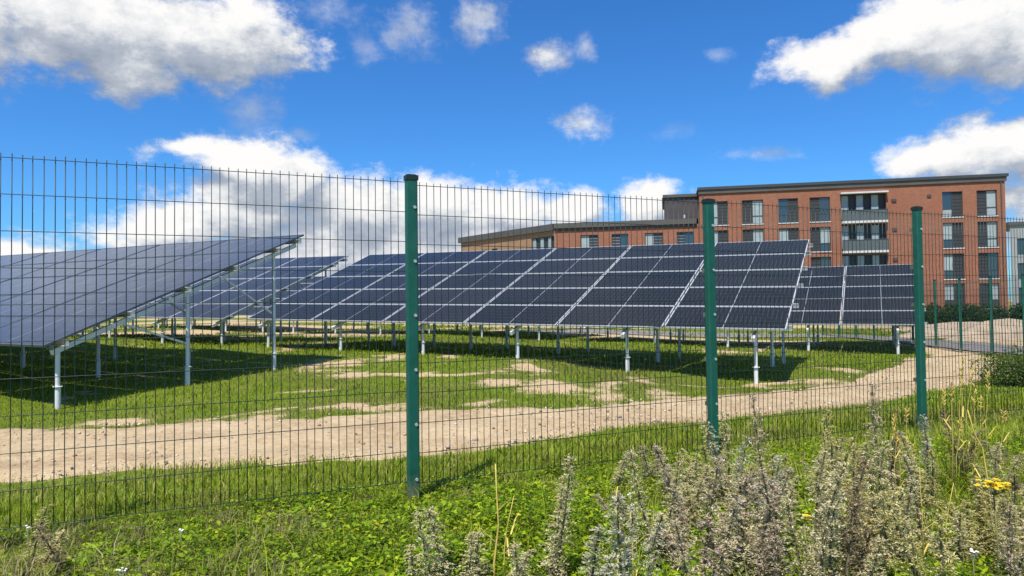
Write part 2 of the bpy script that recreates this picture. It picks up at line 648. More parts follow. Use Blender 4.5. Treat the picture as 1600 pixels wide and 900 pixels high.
# the track: pairs of near and far edge points
TRACK = [((-14, 4.6), (-16.5, 7.6)), ((-8.4, 5.2), (-10.4, 8.0)), ((-4.26, 5.72), (-6.1, 8.35)), ((-2.6, 5.95), (-3.6, 8.7)), ((-.60, 6.40), (-.85, 9.0)),
         ((.68, 7.30), (.87, 9.5)), ((1.46, 7.9), (1.86, 10.1)), ((2.7, 8.5), (3.6, 11.1)), ((4.27, 9.3), (5.8, 12.6)), ((6.0, 10.7), (7.8, 15.0)),
         ((7.9, 12.3), (9.4, 17.2)), ((9.5, 13.8), (10.8, 19.3)), ((11.2, 16.2), (12.3, 21.0)), ((12.9, 18.2), (13.4, 23.5)), ((13.6, 20.5), (13.5, 26.5))]


def catmull(pts, n):
    pts = [np.array(p, float) for p in pts]
    outp = []
    for i in range(len(pts) - 1):
        p0, p1, p2, p3 = pts[max(i - 1, 0)], pts[i], pts[i + 1], pts[min(i + 2, len(pts) - 1)]
        for k in range(n):
            t_ = k / n
            outp.append(.5 * ((2 * p1) + (-p0 + p2) * t_ + (2 * p0 - 5 * p1 + 4 * p2 - p3) * t_ ** 2 + (-p0 + 3 * p1 - 3 * p2 + p3) * t_ ** 3))
    outp.append(pts[-1])
    return np.array(outp)


TN = catmull([a for a, _ in TRACK], 24)
TF = catmull([b for _, b in TRACK], 24)
for E, o_, amp in ((TN, 11, .26), (TF, 23, .34)):
    E[:, 1] += (fbm(E[:, 0], E[:, 1], 1.1, o_) - .5) * 2 * amp
    E[:, 1] += (vnoise(E[:, 0], E[:, 1], 6.0, o_ + 2) - .5) * .16


def track_t(x, y):
    """0 at the near edge, 1 at the far edge of the track"""
    x, y = np.asarray(x, float), np.asarray(y, float)
    mid = (TN + TF) / 2
    best = np.full(x.shape, 1e9)
    res = np.full(x.shape, -1.0)
    for i in range(0, len(mid), 4):
        d_ = (x - mid[i, 0]) ** 2 + (y - mid[i, 1]) ** 2
        ax = TF[i] - TN[i]
        tt = ((x - TN[i, 0]) * ax[0] + (y - TN[i, 1]) * ax[1]) / (ax @ ax)
        q = np.abs((x - mid[i, 0]) * ax[1] - (y - mid[i, 1]) * ax[0]) / np.linalg.norm(ax)
        use = q < best
        # nearest cross-section by perpendicular distance, but only those close by
        use &= d_ < 30
        best = np.where(use, q, best)
        res = np.where(use, tt, res)
    return res


# bare patches surveyed in the photograph: x, y, half width px, half height px
BARE = [(520, 580, 60, 10), (560, 590, 40, 8), (610, 570, 40, 6), (500, 551, 45, 6), (830, 580, 40, 10), (860, 606, 60, 14), (700, 570, 20, 8), (930, 620, 60, 16),
        (1040, 612, 40, 12), (1005, 590, 30, 6), (560, 640, 120, 9), (360, 655, 110, 9), (180, 655, 70, 8), (760, 632, 60, 9), (1310, 572, 35, 6), (640, 560, 30, 4),
        (690, 551, 35, 5), (1120, 540, 40, 4), (960, 600, 40, 6), (250, 520, 140, 5), (380, 541, 60, 4), (1290, 585, 40, 6), (780, 600, 50, 6), (450, 560, 30, 4)]
BAREW = []
for (px, py, hw, hh) in BARE:
    c_ = gp(px, py, -.08)
    rx = hw / F * c_.y * 1.15
    ry = abs(gp(px, py + hh, -.08).y - gp(px, py - hh, -.08).y) / 2 * 1.3
    BAREW.append((c_.x, c_.y, rx, ry))


def soil_at(x, y):
    x, y = np.asarray(x, float), np.asarray(y, float)
    s = np.zeros(x.shape)
    for cx, cy, rx, ry in BAREW:
        d_ = np.sqrt(((x - cx) / rx) ** 2 + ((y - cy) / ry) ** 2)
        s = np.maximum(s, np.clip(1.15 - d_ * .85, 0, 1))
    s = s * np.clip(-.20 + 1.75 * fbm(x, y, 2.4, 4), 0, 1.1)
    s = np.maximum(s, np.clip((fbm(x, y * 1.8, .75, 14) - .66) * 6, 0, .7) * ((y > 8) & (y < 26)))
    tt = track_t(x, y)
    s = np.maximum(s, np.where((tt > -.10) & (tt < 1.12), np.clip(1.10 - np.abs(tt - .50) * 1.5, 0, 1), 0))
    far = np.clip((np.hypot(x, y) - 24) / 10, 0, 1)
    s = np.maximum(s, far * np.clip((fbm(x, y, .16, 9) - .42) * 5, 0, .9))
    return s


def axis(lo, hi, step, far, r=1.22):
    a_ = list(np.arange(lo, hi + 1e-6, step))
    s, q = step, hi
    while q < far:
        s *= r
        q += s
        a_.append(q)
    s, q = step, lo
    pre = []
    while q > -far:
        s *= r
        q -= s
        pre.append(q)
    return np.array(pre[::-1] + a_)


gx, gy = axis(-16, 18, .16, 2500), axis(1.5, 32, .16, 2500)
GX, GY = np.meshgrid(gx, gy)
GZ = ground(GX, GY)
nV = GX.size
V = np.stack([GX.ravel(), GY.ravel(), GZ.ravel()], 1)
idx = np.arange(nV).reshape(GX.shape)
a_, b_, c_, d_ = idx[:-1, :-1].ravel(), idx[:-1, 1:].ravel(), idx[1:, 1:].ravel(), idx[1:, :-1].ravel()
Fc = np.concatenate([np.stack([a_, b_, c_], 1), np.stack([a_, c_, d_], 1)])
terrain = np_mesh('ground', V, Fc, 'ground')
at_ = terrain.data.attributes.new('soil', 'FLOAT', 'POINT')
at_.data.foreach_set('value', soil_at(GX.ravel(), GY.ravel()).astype(np.float32))
terrain.data.polygons.foreach_set('use_smooth', [True] * len(terrain.data.polygons))
tag(terrain, 'grassy ground with sandy bare patches reaching to the horizon', kind='structure')

nc = 14
S = np.linspace(0, 1, nc)
PX = TN[:, None, :] * (1 - S)[None, :, None] + TF[:, None, :] * S[None, :, None]
pz = ground(PX[..., 0], PX[..., 1])
ruts = -.035 * (np.exp(-((S - .3) / .09) ** 2) + np.exp(-((S - .72) / .09) ** 2))[None, :]
rag = (fbm(PX[..., 0], PX[..., 1], 3.0, 6) - .5) * .05
edge = np.minimum(S, 1 - S)[None, :]
pz = pz + np.where(edge < .01, -.02, .045 + ruts + rag)
V = np.concatenate([PX, pz[..., None]], 2).reshape(-1, 3)
idx = np.arange(len(V)).reshape(PX.shape[:2])
a_, b_, c_, d_ = idx[:-1, :-1].ravel(), idx[1:, :-1].ravel(), idx[1:, 1:].ravel(), idx[:-1, 1:].ravel()
Fc = np.concatenate([np.stack([a_, c_, b_], 1), np.stack([a_, d_, c_], 1)])
path = np_mesh('path', V, Fc, 'path_soil')
path.data.polygons.foreach_set('use_smooth', [True] * len(path.data.polygons))
tag(path, 'sandy rutted track running between the fence and the solar tables', kind='structure')

# gravel road beyond the far fence
mb = MB()
RP = [(14.6, 19), (14.6, 25), (14.8, 31), (10, 33.5), (0, 35)]
RQ = [(17.0, 17), (17.3, 25), (17.3, 32), (12, 36), (0, 38)]
RPc, RQc = catmull(RP, 10), catmull(RQ, 10)
for p, q in zip(RPc, RQc):
    for s_ in np.linspace(0, 1, 6):
        x_, y_ = p * (1 - s_) + q * s_
        mb.v.append((x_, y_, gz(x_, y_) + .03))
for i in range(len(RPc) - 1):
    for j in range(5):
        k0 = i * 6 + j
        mb.f.append((k0, k0 + 1, k0 + 7, k0 + 6))
tag(mb.build('road', 'gravel', None, True), 'grey gravel road beyond the far green fence', kind='structure')


# ------------------------------------------------------------------ fences
def wire_mesh(h, r, key):
    if key not in CACHE:
        pts = [(0, 0, 0)]
        for zf in (.25, .85, 1.45):
            zz = zf
            pts += [(0, 0, zz), (0, .003, zz + .05), (0, 0, zz + .10)]
        pts.append((0, 0, h))
        CACHE[key] = MB().tube(pts, r, 5).mesh('vertical_wire', 'wire_paint', True)
    return CACHE[key]


def post_mesh(w_, d_, h, key):
    if key not in CACHE:
        c = .008
        mb = MB()
        prof = [(-w_ / 2 + c, -d_ / 2), (w_ / 2 - c, -d_ / 2), (w_ / 2, -d_ / 2 + c), (w_ / 2, d_ / 2 - c), (w_ / 2 - c, d_ / 2), (-w_ / 2 + c, d_ / 2),
                (-w_ / 2, d_ / 2 - c), (-w_ / 2, -d_ / 2 + c)]
        for z_ in (-.5, h):
            mb.v += [(x, y, z_) for x, y in prof]
        for k in range(8):
            mb.f.append((k, (k + 1) % 8, 8 + (k + 1) % 8, 8 + k))
        mb.f += [tuple(reversed(range(8))), tuple(range(8, 16))]
        CACHE[key] = mb.mesh('post', 'green_paint')
        mb = MB().box(-w_ / 2 - .004, w_ / 2 + .004, -d_ / 2 - .004, d_ / 2 + .004, h - .022, h + .010)
        mb.box(-w_ / 2 + .008, w_ / 2 - .008, -d_ / 2 + .008, d_ / 2 - .008, h + .010, h + .016)
        CACHE[key + 'cap'] = mb.mesh('cap', 'cap_black')
        CACHE['bolt'] = MB().tube([(0, 0, 0), (0, -.007, 0)], [.012, .010], 8).mesh('bolt', 'bolt_zinc')
        CACHE['clip'] = MB().box(-w_ / 2 + .012, w_ / 2 - .012, d_ / 2 - .01, d_ / 2 + .034, -.018, .018).mesh('clip', 'green_paint')
    return CACHE[key], CACHE[key + 'cap']


HP = 2.03
PW, PD, PH = .076, .060, 2.165
f0 = POST0 - FDIR * 5.0
fence = thing('wire_fence', 'dark green welded wire mesh fence with green posts crossing the foreground', 'fence',
              (f0.x, f0.y, 0), math.atan2(FDIR.y, FDIR.x))
NPOST = 7
lean = [random.uniform(-.004, .004) for _ in range(NPOST)]
post_me, cap_me = post_mesh(PW, PD, PH, 'post')
dzs = [0, 0, 0, -.035, .02, 0, 0]
for i in range(NPOST):
    o = link('post', post_me, fence)
    o.location = (2.5 * i, 0, dzs[i])
    o.rotation_euler = (0, lean[i], 0)
    c = link('cap', cap_me, o)
    for k in range(6):
        bo = link('bolt', CACHE['bolt'], o)
        bo.location = (.016, -PD / 2, .16 + .36 * k)
        cp = link('clip', CACHE['clip'], o)
        cp.location = (0, 0, .16 + .36 * k)
wm = wire_mesh(HP, .0027, 'wire_near')
yw = PD / 2 + .014
for i in range(NPOST - 1):
    z0 = .128 + (dzs[i] + dzs[i + 1]) / 2
    for k in range(50):
        o = link('vertical_wire', wm, fence)
        o.location = (2.5 * i + .025 + .05 * k + random.uniform(-.0015, .0015), yw, z0 + random.uniform(-.004, .004))
        o.rotation_euler = (0, random.uniform(-.0012, .0012), 0)
    for k in range(11):
        z_ = z0 + .008 + .2 * k
        bar('horizontal_wire', (2.5 * i + .006, yw - .007, z_), (2.5 * i + 2.494, yw - .007, z_), .0025, .0025, 'wire_paint', fence, 'wire')

# far fence
FP = [at(1602, 557, 19.1), at(1551, 553, 20.5), at(1502, 549, 22.0), at(1463, 545, 23.6), at(1427, 541, 25.2), at(1396, 538, 26.8), at(1366, 536, 28.5), at(1338, 534, 30.2),
      at(1312, 532, 32.0), at(1286, 530, 33.8)]
FP = [Vector((p.x, p.y, gz(p.x, p.y))) for p in FP]
FP.insert(0, Vector((FP[0].x + .1, FP[0].y - 1.6, gz(FP[0].x, FP[0].y - 1.6))))
ffence = thing('wire_fence', 'distant dark green mesh fence behind the track at the right', 'fence', FP[0])
o0 = FP[0]
pm2, cm2 = post_mesh(.09, .07, 2.30, 'far')
vm = wire_mesh(2.2, .0034, 'wire_far')
bw = 0
for i, p in enumerate(FP):
    o = link('post', pm2, ffence)
    o.location = p - o0
    o.rotation_euler = (0, 0, .9)
    link('cap', cm2, o)
    if i + 1 < len(FP):
        q = FP[i + 1]
        nw = 28
        for k in range(nw):
            if bw >= 290:
                break
            bw += 1
            o = link('vertical_wire', vm, ffence)
            o.location = p.lerp(q, (k + .5) / nw) - o0 + Vector((0, 0, .05))
        for k in range(11):
            dz_ = Vector((0, 0, .06 + .21 * k))
            bar('horizontal_wire', p - o0 + dz_, q - o0 + dz_, .0036, .0036, 'wire_paint', ffence, 'wire')

# ------------------------------------------------------------------ solar tables
MW, MH, PWX, PHY = 2.31, 1.128, 2.34, 1.15
FR = .024
mb = MB()
mb.box(-MW / 2, MW / 2, -MH / 2, -MH / 2 + FR, -.035, .0)
mb.box(-MW / 2, MW / 2, MH / 2 - FR, MH / 2, -.035, .0)
mb.box(-MW / 2, -MW / 2 + FR, -MH / 2 + FR, MH / 2 - FR, -.035, -.0005)
mb.box(MW / 2 - FR, MW / 2, -MH / 2 + FR, MH / 2 - FR, -.035, -.0005)
FRAME_ME = mb.mesh('module', 'aluminium')
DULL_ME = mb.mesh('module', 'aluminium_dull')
GLASS_ME = MB().box(-MW / 2 + FR, MW / 2 - FR, -MH / 2 + FR, MH / 2 - FR, -.010, -.004).mesh('glass', 'solar_glass')
JB_ME = MB().box(-.05, .05, -.03, .03, -.030, -.0105).mesh('junction_box', 'cap_black')


def solar_table(label, B, ncol, slope, zleft_drop=0.0, legs=True, first=.6, spacing=2.58, group='solar tables', frame=None):
    """B = lower right corner of the module field; rows run along U; slope = rise per metre along U"""
    zg = gz(B.x, B.y)
    T = thing('solar_table', label, 'solar array', (B.x, B.y, zg), ROW_RZ, group)
    h = B.z - zg
    # local frame: x right (= -U), y = N
    base = Matrix.Translation((0, 0, h)) @ Matrix.Rotation(math.atan(slope), 4, 'Y') @ Matrix.Rotation(TILT, 4, 'X')
    for c in range(ncol):
        for r in range(5):
            o = link('module', FRAME_ME if frame is None else frame, T)
            o.matrix_basis = base @ Matrix.Translation((-(c + .5) * PWX + random.uniform(-.003, .003), (r + .5) * PHY, random.uniform(-.002, .002))) @ \
                Matrix.Rotation(random.uniform(-.0035, .0035), 4, 'X') @ Matrix.Rotation(random.uniform(-.002, .002), 4, 'Y')
            gl = link('glass', GLASS_ME, o)
            if c == 0:
                j = link('junction_box', JB_ME, o)
    W = ncol * PWX
    P3 = lambda x, t_, dn: base @ Vector((x, t_, dn))
    # purlins along the row
    for t_ in (.28, 1.42, 2.58, 3.74, 4.88, 5.50):
        bar('purlin', P3(.08, t_, -.085), P3(-W - .08, t_, -.085), .06, .09, 'galvanised', T, 'channel')
    nfr = int((W - first - .2) / spacing) + 1
    rot = T.rotation_euler.to_matrix()
    for f in range(nfr):
        x = -(first + f * spacing)
        bar('rafter', P3(x, .14 if frame else -.10, -.185), P3(x, 5.55, -.185), .06, .08, 'galvanised', T, 'beam')
        if not legs:
            continue
        tops = []
        for t_ in (.22, 2.66, 4.87):
            p = P3(x, t_, -.235)
            wpt = T.location + rot @ p
            g_ = gz(wpt.x, wpt.y) - zg
            split = g_ + .28 + random.uniform(0, .06)
            bar('leg', (p.x, p.y, split), (p.x, p.y, p.z + .03), .034, .034, 'galvanised', T)
            pl = bar('pile', (p.x, p.y, g_ - .4), (p.x, p.y, split + .02), .044, .044, 'galvanised', T)
            bar('flange', (p.x, p.y, split + .012), (p.x, p.y, split + .028), .066, .066, 'galvanised', T)
            tops.append((p, g_))
        (p, g_) = tops[1]
        q = P3(x, 1.35, -.235)
        bar('brace', (p.x, p.y, g_ + .75), q, .035, .035, 'galvanised', T, 'beam')
        (p, g_) = tops[2]
        q = P3(x, 3.55, -.235)
        bar('brace', (p.x, p.y, g_ + 1.15), q, .035, .035, 'galvanised', T, 'beam')
    return T


def shift(B, s, n=0.0, dz=0.0):
    return B + U * s + N * n + Vector((0, 0, dz))


solar_table('dark blue solar table of six columns in the middle, behind two fence posts', A_B, 6, .0165)
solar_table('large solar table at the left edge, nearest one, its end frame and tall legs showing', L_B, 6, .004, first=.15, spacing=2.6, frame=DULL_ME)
solar_table('solar table left of the middle one in the same row, partly behind the nearest table',
            shift(A_B, 14.95, 0, .235), 6, .0165, first=.4)
solar_table('solar table at the right beside the right-hand fence post, in the row behind', C_B, 5, .003, first=.75)
solar_table('solar table of the rear row, hidden behind the middle table save its legs', shift(C_B, 12.5, 0, .12), 6, .016)
solar_table('solar table at the far left of the rear row, only its legs showing', shift(C_B, 27.4, 0, .38), 6, .016)

# ------------------------------------------------------------------ buildings
def window_unit(parent, x0, x1, z0, z1, y, light_left, style='half'):
    """recessed window: frame part with panes; wall face is local y=0, outwards is -y"""
    fr = .07
    f = MB()
    f.box(x0, x1, y, y + .08, z0, z0 + fr).box(x0, x1, y, y + .08, z1 - fr, z1)
    f.box(x0, x0 + fr, y, y + .08, z0 + fr, z1 - fr).box(x1 - fr, x1, y, y + .08, z0 + fr, z1 - fr)
    xm = (x0 + x1) / 2
    f.box(xm - fr / 2, xm + fr / 2, y, y + .08, z0 + fr, z1 - fr)
    la, lb = (x0 + fr, xm - fr / 2) if light_left else (xm + fr / 2, x1 - fr)
    da, db = (xm + fr / 2, x1 - fr) if light_left else (x0 + fr, xm - fr / 2)
    zt = z0 + (z1 - z0) * .32
    f.box(la, lb, y + .004, y + .076, zt, zt + fr)
    wn = f.build('window', 'frame_grey', parent)
    MB().box(la, lb, y + .05, y + .06, zt + fr, z1 - fr).build('pane', 'pale_pane' if random.random() < .62 else 'window_glass', wn)
    MB().box(la, lb, y + .05, y + .06, z0 + fr, zt).build('pane', 'window_glass' if random.random() < .5 else 'pale_pane', wn)
    lv = MB()
    nl = 7
    for k in range(nl):
        a0 = z0 + fr + (z1 - z0 - 2 * fr) * k / nl
        a1 = z0 + fr + (z1 - z0 - 2 * fr) * (k + 1) / nl - .03
        lv.box(da, db, y + .03 + .004 * (k % 2), y + .06, a0, a1)
    lv.build('louvre_panel', 'louvre_dark', wn)
    MB().box(x0 - .05, x1 + .05, -.06, y + .002, z0 - .09, z0 - .002).build('sill', 'slab_white', wn)
    return wn


def wall_with_holes(parent, name, mat, W, z0, z1, holes, depth=.30):
    """wall in the local xz plane facing -y with rectangular openings; holes share row bands"""
    xs = sorted({0, W, *[h[0] for h in holes], *[h[1] for h in holes]})
    zs = sorted({z0, z1, *[h[2] for h in holes], *[h[3] for h in holes]})
    mb = MB()
    inside = lambda x, z: any(h[0] < x < h[1] and h[2] < z < h[3] for h in holes)
    V_ = {}

    def vid(x, y, z):
        k_ = (round(x, 4), y, round(z, 4))
        if k_ not in V_:
            V_[k_] = len(mb.v)
            mb.v.append((x, y, z))
        return V_[k_]
    for i in range(len(xs) - 1):
        for j in range(len(zs) - 1):
            if inside((xs[i] + xs[i + 1]) / 2, (zs[j] + zs[j + 1]) / 2):
                continue
            mb.f.append((vid(xs[i], 0, zs[j]), vid(xs[i + 1], 0, zs[j]), vid(xs[i + 1], 0, zs[j + 1]), vid(xs[i], 0, zs[j + 1])))
    for (a, b, c, d) in holes:
        for (p, q) in (((a, c), (a, d)), ((b, d), (b, c)), ((b, c), (a, c)), ((a, d), (b, d))):
            k0 = len(mb.v)
            mb.v += [(p[0], 0, p[1]), (q[0], 0, q[1]), (q[0], depth, q[1]), (p[0], depth, p[1])]
            mb.f.append((k0, k0 + 1, k0 + 2, k0 + 3))
    return mb.build(name, mat, parent)


ML, MR_ = Vector((19.9, 74.1, 0)), Vector((47.9, 68.0, 0))
fd = (MR_ - ML)
FW = fd.length
fd.normalize()
m_rz = math.atan2(fd.y, fd.x)


def fx_of(px, p0, dirv):
    """distance along a facade line at which a photo column falls"""
    r_ = (px - 800) / F
    return (r_ * p0.y - p0.x) / (dirv.x - r_ * dirv.y)


gb = -.3
main = thing('apartment_building', 'four-storey red brick apartment block with grey roof edge at the right', 'building', (ML.x, ML.y, gb), m_rz)
rows = [(9.45 + .3, 11.95 + .3), (6.40 + .3, 8.9 + .3), (3.35 + .3, 5.85 + .3), (.75, 2.9 + .3)]
cols_ = []
for a, b, ll in ((1109, 1140, True), (1162, 1195, False), (1219, 1250, True), (1268, 1300, False), (1476, 1508, True), (1530, 1562, False)):
    cols_.append((fx_of(a, ML, fd), fx_of(b, ML, fd), ll))
bay = (fx_of(1317, ML, fd), fx_of(1388, ML, fd))
holes = [(a, b, z0, z1) for (a, b, _) in cols_ for (z0, z1) in rows]
bay_rows = [(9.35 + .3, 12.1 + .3), (6.35 + .3, 9.05 + .3), (3.35 + .3, 6.0 + .3), (.75, 3.0 + .3)]
holes += [(bay[0], bay[1], z0, z1) for (z0, z1) in bay_rows]
WT = 12.98

wall_with_holes(main, 'wall', 'brick_red', FW, 0, WT, holes, .35)
mb = MB()
mb.v += [(FW, 0, 0), (FW, 13, 0), (FW, 13, WT), (FW, 0, WT), (0, 0, 0), (0, 13, 0), (0, 13, WT), (0, 0, WT)]
mb.f += [(0, 1, 2, 3), (5, 4, 7, 6), (1, 5, 6, 2)]
mb.build('wall', 'brick_red', main)
MB().box(.02, FW - .02, .02, 12.9, WT - .02, WT + .098).build('wall_plate', 'brick_red', main)
MB().box(-.08, FW + .12, -.14, 13.3, WT + .1, WT + .52).build('roof_edge', 'roof_grey', main)
MB().box(-.18, FW + .25, -.26, 13.4, WT + .52, WT + .80).build('roof', 'frame_grey', main)
for (a, b, ll) in cols_:
    for (z0, z1) in rows:
        window_unit(main, a, b, z0, z1, .14, ll)
for k, (z0, z1) in enumerate(bay_rows):
    a, b = bay
    bal = MB().box(a + .002, b - .002, -.5, .33, z0 - .22, z0 - .002).build('balcony', 'slab_white', main)
    MB().box(a, b, .36, .40, z0 - .2, z1).build('back_panel', 'louvre_dark', bal)
    n_ = 3
    wpp = (b - a) / n_
    for j in range(n_):
        xa = a + wpp * j + .08
        MB().box(xa, xa + wpp * .46, .22, .30, z0 + .25, z1 - .12).build('pane', 'pale_pane', bal)
        MB().box(xa - .05, xa - .002, .18, .34, z0, z1).build('mullion', 'frame_grey', bal)
        MB().box(xa + wpp * .46 + .002, xa + wpp * .46 + .05, .18, .34, z0, z1).build('mullion', 'frame_grey', bal)
    MB().box(a + .03, b - .03, -.46, -.44, z0 + .002, z0 + 1.05).build('balustrade', 'balcony_glass', bal)
    rail = MB().box(a, b, -.49, -.41, z0 + 1.055, z0 + 1.10)
    for j in range(6):
        xr = a + (b - a) * j / 5
        rail.box(xr - .02, xr + .02, -.48, -.42, z0, z0 + 1.052)
    rail.build('handrail', 'frame_grey', bal)
    if k == 0:
        MB().box(a - .1, b + .1, -.55, -.004, z1 + .01, z1 + .16).build('canopy', 'slab_white', bal)
for z_ in (11.6, 8.7, 5.7):
    bx_ = bay[1] + .7
    MB().box(bx_ - .22, bx_ + .22, -.10, -.004, z_ - .14, z_ + .14).build('vent_grille', 'cladding_dark', main)
x_ = bay[1] + 3.9
MB().box(x_ - .18, x_ + .18, -.10, -.004, 11.8, 12.05).build('vent_grille', 'cladding_dark', main)
MB().tube([(FW - .35, -.08, 0), (FW - .35, -.08, WT)], .06, 8).build('downpipe', 'roof_grey', main)
MB().tube([(.35, -.08, 0), (.35, -.08, WT)], .06, 8).build('downpipe', 'roof_grey', main)

# lower wing to the left of the main block
WL, WR_ = Vector((5.0, 78.6, 0)), Vector((20.2, 75.4, 0))
wd = (WR_ - WL)
WW = wd.length
wd.normalize()
wing = thing('apartment_building', 'three-storey red brick wing with grey roof left of the tall block', 'building', (WL.x, WL.y, gb), math.atan2(wd.y, wd.x))
wc = [(fx_of(a, WL, wd), fx_of(b, WL, wd), ll) for a, b, ll in ((908, 936, True), (957, 983, False), (1009, 1037, True), (1059, 1086, False))]
wrows = [(6.65 + .3, 9.0 + .3), (3.6 + .3, 5.95 + .3), (.75, 3.1)]
WZ = 10.12
wall_with_holes(wing, 'wall', 'brick_red', WW, 0, WZ, [(a, b, z0, z1) for (a, b, _) in wc for (z0, z1) in wrows], .35)
for (a, b, ll) in wc:
    for (z0, z1) in wrows:
        window_unit(wing, a, b, z0, z1, .14, ll)
MB().box(-.2, WW - .3, -.3, 12, WZ, WZ + .55).build('roof', 'roof_grey', wing)
MB().box(-.1, WW - .3, -.05, -.003, WZ - .3, WZ - .003).build('soffit_band', 'cladding_dark', wing)
# set-back top storey in dark cladding
ub = MB()
xa, xb = fx_of(1041, WL, wd), fx_of(1094, WL, wd) - .3
ub.box(xa, xb + 1.6, 1.2, 11, WZ + .705, WZ + 3.1)
up = ub.build('top_storey', 'cladding_dark', wing)
MB().box(xa - .2, xb + 1.6, 1.0, 11.2, WZ + 3.1, WZ + 3.42).build('roof_edge', 'roof_grey', up)
for k in range(9):
    xr = xa + .15 + (xb + 1.2 - xa) * k / 9
    MB().box(xr, xr + .05, 1.15, 1.199, WZ + .71, WZ + 3.08).build('cladding_rib', 'roof_grey', up)
MB().tube([(xb - 1.2, .4, WZ + .7), (xb - 1.2, .4, WZ + 1.05)], .12, 8).build('roof_vent', 'slab_white', wing)

# far end of the wing turning away
EL = Vector((-6.7, 93.5, 0))
ed = (WL - EL)
EW = ed.length
ed.normalize()
endw = thing('apartment_building', 'buff brick far wing turning away with small dark windows', 'building', (EL.x, EL.y, gb), math.atan2(ed.y, ed.x))
ec = [(fx_of(a, EL, ed), fx_of(b, EL, ed)) for a, b in ((732, 740), (753, 762), (769, 778))]
eb = (fx_of(831, EL, ed), fx_of(867, EL, ed))
erow = [(7.6, 8.7), (4.5, 5.6), (1.4, 2.5)]
brow = [(6.9, 9.35), (3.9, 6.3), (.9, 3.2)]
eh = [(a, b, z0, z1) for (a, b) in ec for (z0, z1) in erow] + [(eb[0], eb[1], z0, z1) for (z0, z1) in brow]
wall_with_holes(endw, 'wall', 'brick_buff', EW, 0, 9.95, eh, .3)
for (a, b) in ec:
    for (z0, z1) in erow:
        wn = MB().box(a, b, .2, .28, z0, z0 + .06).box(a, b, .2, .28, z1 - .06, z1).box(a, a + .06, .2, .28, z0 + .06, z1 - .06).box(b - .06, b, .2, .28, z0 + .06, z1 - .06).build('window', 'frame_grey', endw)
        MB().box(a + .06, b - .06, .23, .25, z0 + .06, z1 - .06).build('pane', 'window_glass', wn)
for (z0, z1) in brow:
    a, b = eb
    bal = MB().box(a, b, .25, .299, z0, z1).build('balcony', 'louvre_dark', endw)
    wpp = (b - a) / 3
    for j in range(3):
        MB().box(a + wpp * j + .15, a + wpp * j + .15 + wpp * .4, .15, .22, z0 + .1, z1 - .1).build('pane', 'pale_pane', bal)
    MB().box(a + .01, b - .01, -.35, .05, z0 - .12, z0 - .002).build('slab', 'slab_white', bal)
    MB().box(a + .03, b - .03, -.33, -.31, z0, z0 + .95).build('balustrade', 'balcony_glass', bal)
MB().box(-.3, EW - .25, -.3, 10, 9.95, 10.68).build('roof', 'roof_grey', endw)
mb = MB()
mb.v += [(0, 0, 0), (0, 10, 0), (0, 10, 9.95), (0, 0, 9.95)]
mb.f.append((1, 0, 3, 2))
mb.build('wall', 'brick_buff', endw)

# grey building peeping out at the right edge
q = at(1581, 470, 92)
gbld = thing('apartment_building', 'pale grey building at the right edge behind the brick block', 'building', (q.x, q.y, gb), m_rz)
gh = [(x0, x0 + 2.2, z0, z0 + 2.1) for x0 in (.8, 4.6, 8.4) for z0 in (1.0, 4.2, 7.4)]
wall_with_holes(gbld, 'wall', 'render_grey', 16, 0, 11.3, gh, .3)
for h_ in gh:
    wn = MB().box(h_[0], h_[1], .12, .2, h_[2], h_[2] + .08).box(h_[0], h_[1], .12, .2, h_[3] - .08, h_[3]).box(h_[0], h_[0] + .08, .12, .2, h_[2] + .08, h_[3] - .08).box(h_[1] - .08, h_[1], .12, .2, h_[2] + .08, h_[3] - .08).build('window', 'frame_grey', gbld)
    MB().box(h_[0] + .08, h_[1] - .08, .15, .17, h_[2] + .08, h_[3] - .08).build('pane', 'window_glass', wn)
MB().box(-.2, 16, -.25, 10, 11.3, 11.7).build('roof', 'roof_grey', gbld)

# ------------------------------------------------------------------ vegetation tools
def leaves_mesh(C, Dv, L, Wd, colr, fold=.25):
    """diamond leaves: base C, direction Dv (unit), length L, width Wd -> V, F, colours"""
    n = len(C)
    upv = np.tile(np.array([[0, 0, 1.0]]), (n, 1)) + rng.normal(0, .35, (n, 3))
    S_ = np.cross(Dv, upv)
    S_ /= np.linalg.norm(S_, axis=1, keepdims=True) + 1e-9
    Nn = np.cross(S_, Dv)
    L, Wd = L[:, None], Wd[:, None]
    m_ = C + Dv * L * .5 + Nn * L * fold * .3
    v0 = C
    v1 = m_ + S_ * Wd * .5
    v2 = C + Dv * L - Nn * L * fold * .25
    v3 = m_ - S_ * Wd * .5
    V = np.stack([v0, v1, v2, v3], 1).reshape(-1, 3)
    b = np.arange(n)[:, None] * 4
    Fc = np.concatenate([b + np.array([[0, 1, 2]]), b + np.array([[0, 2, 3]])], 0)
    return V, Fc, np.repeat(colr, 4, 0)


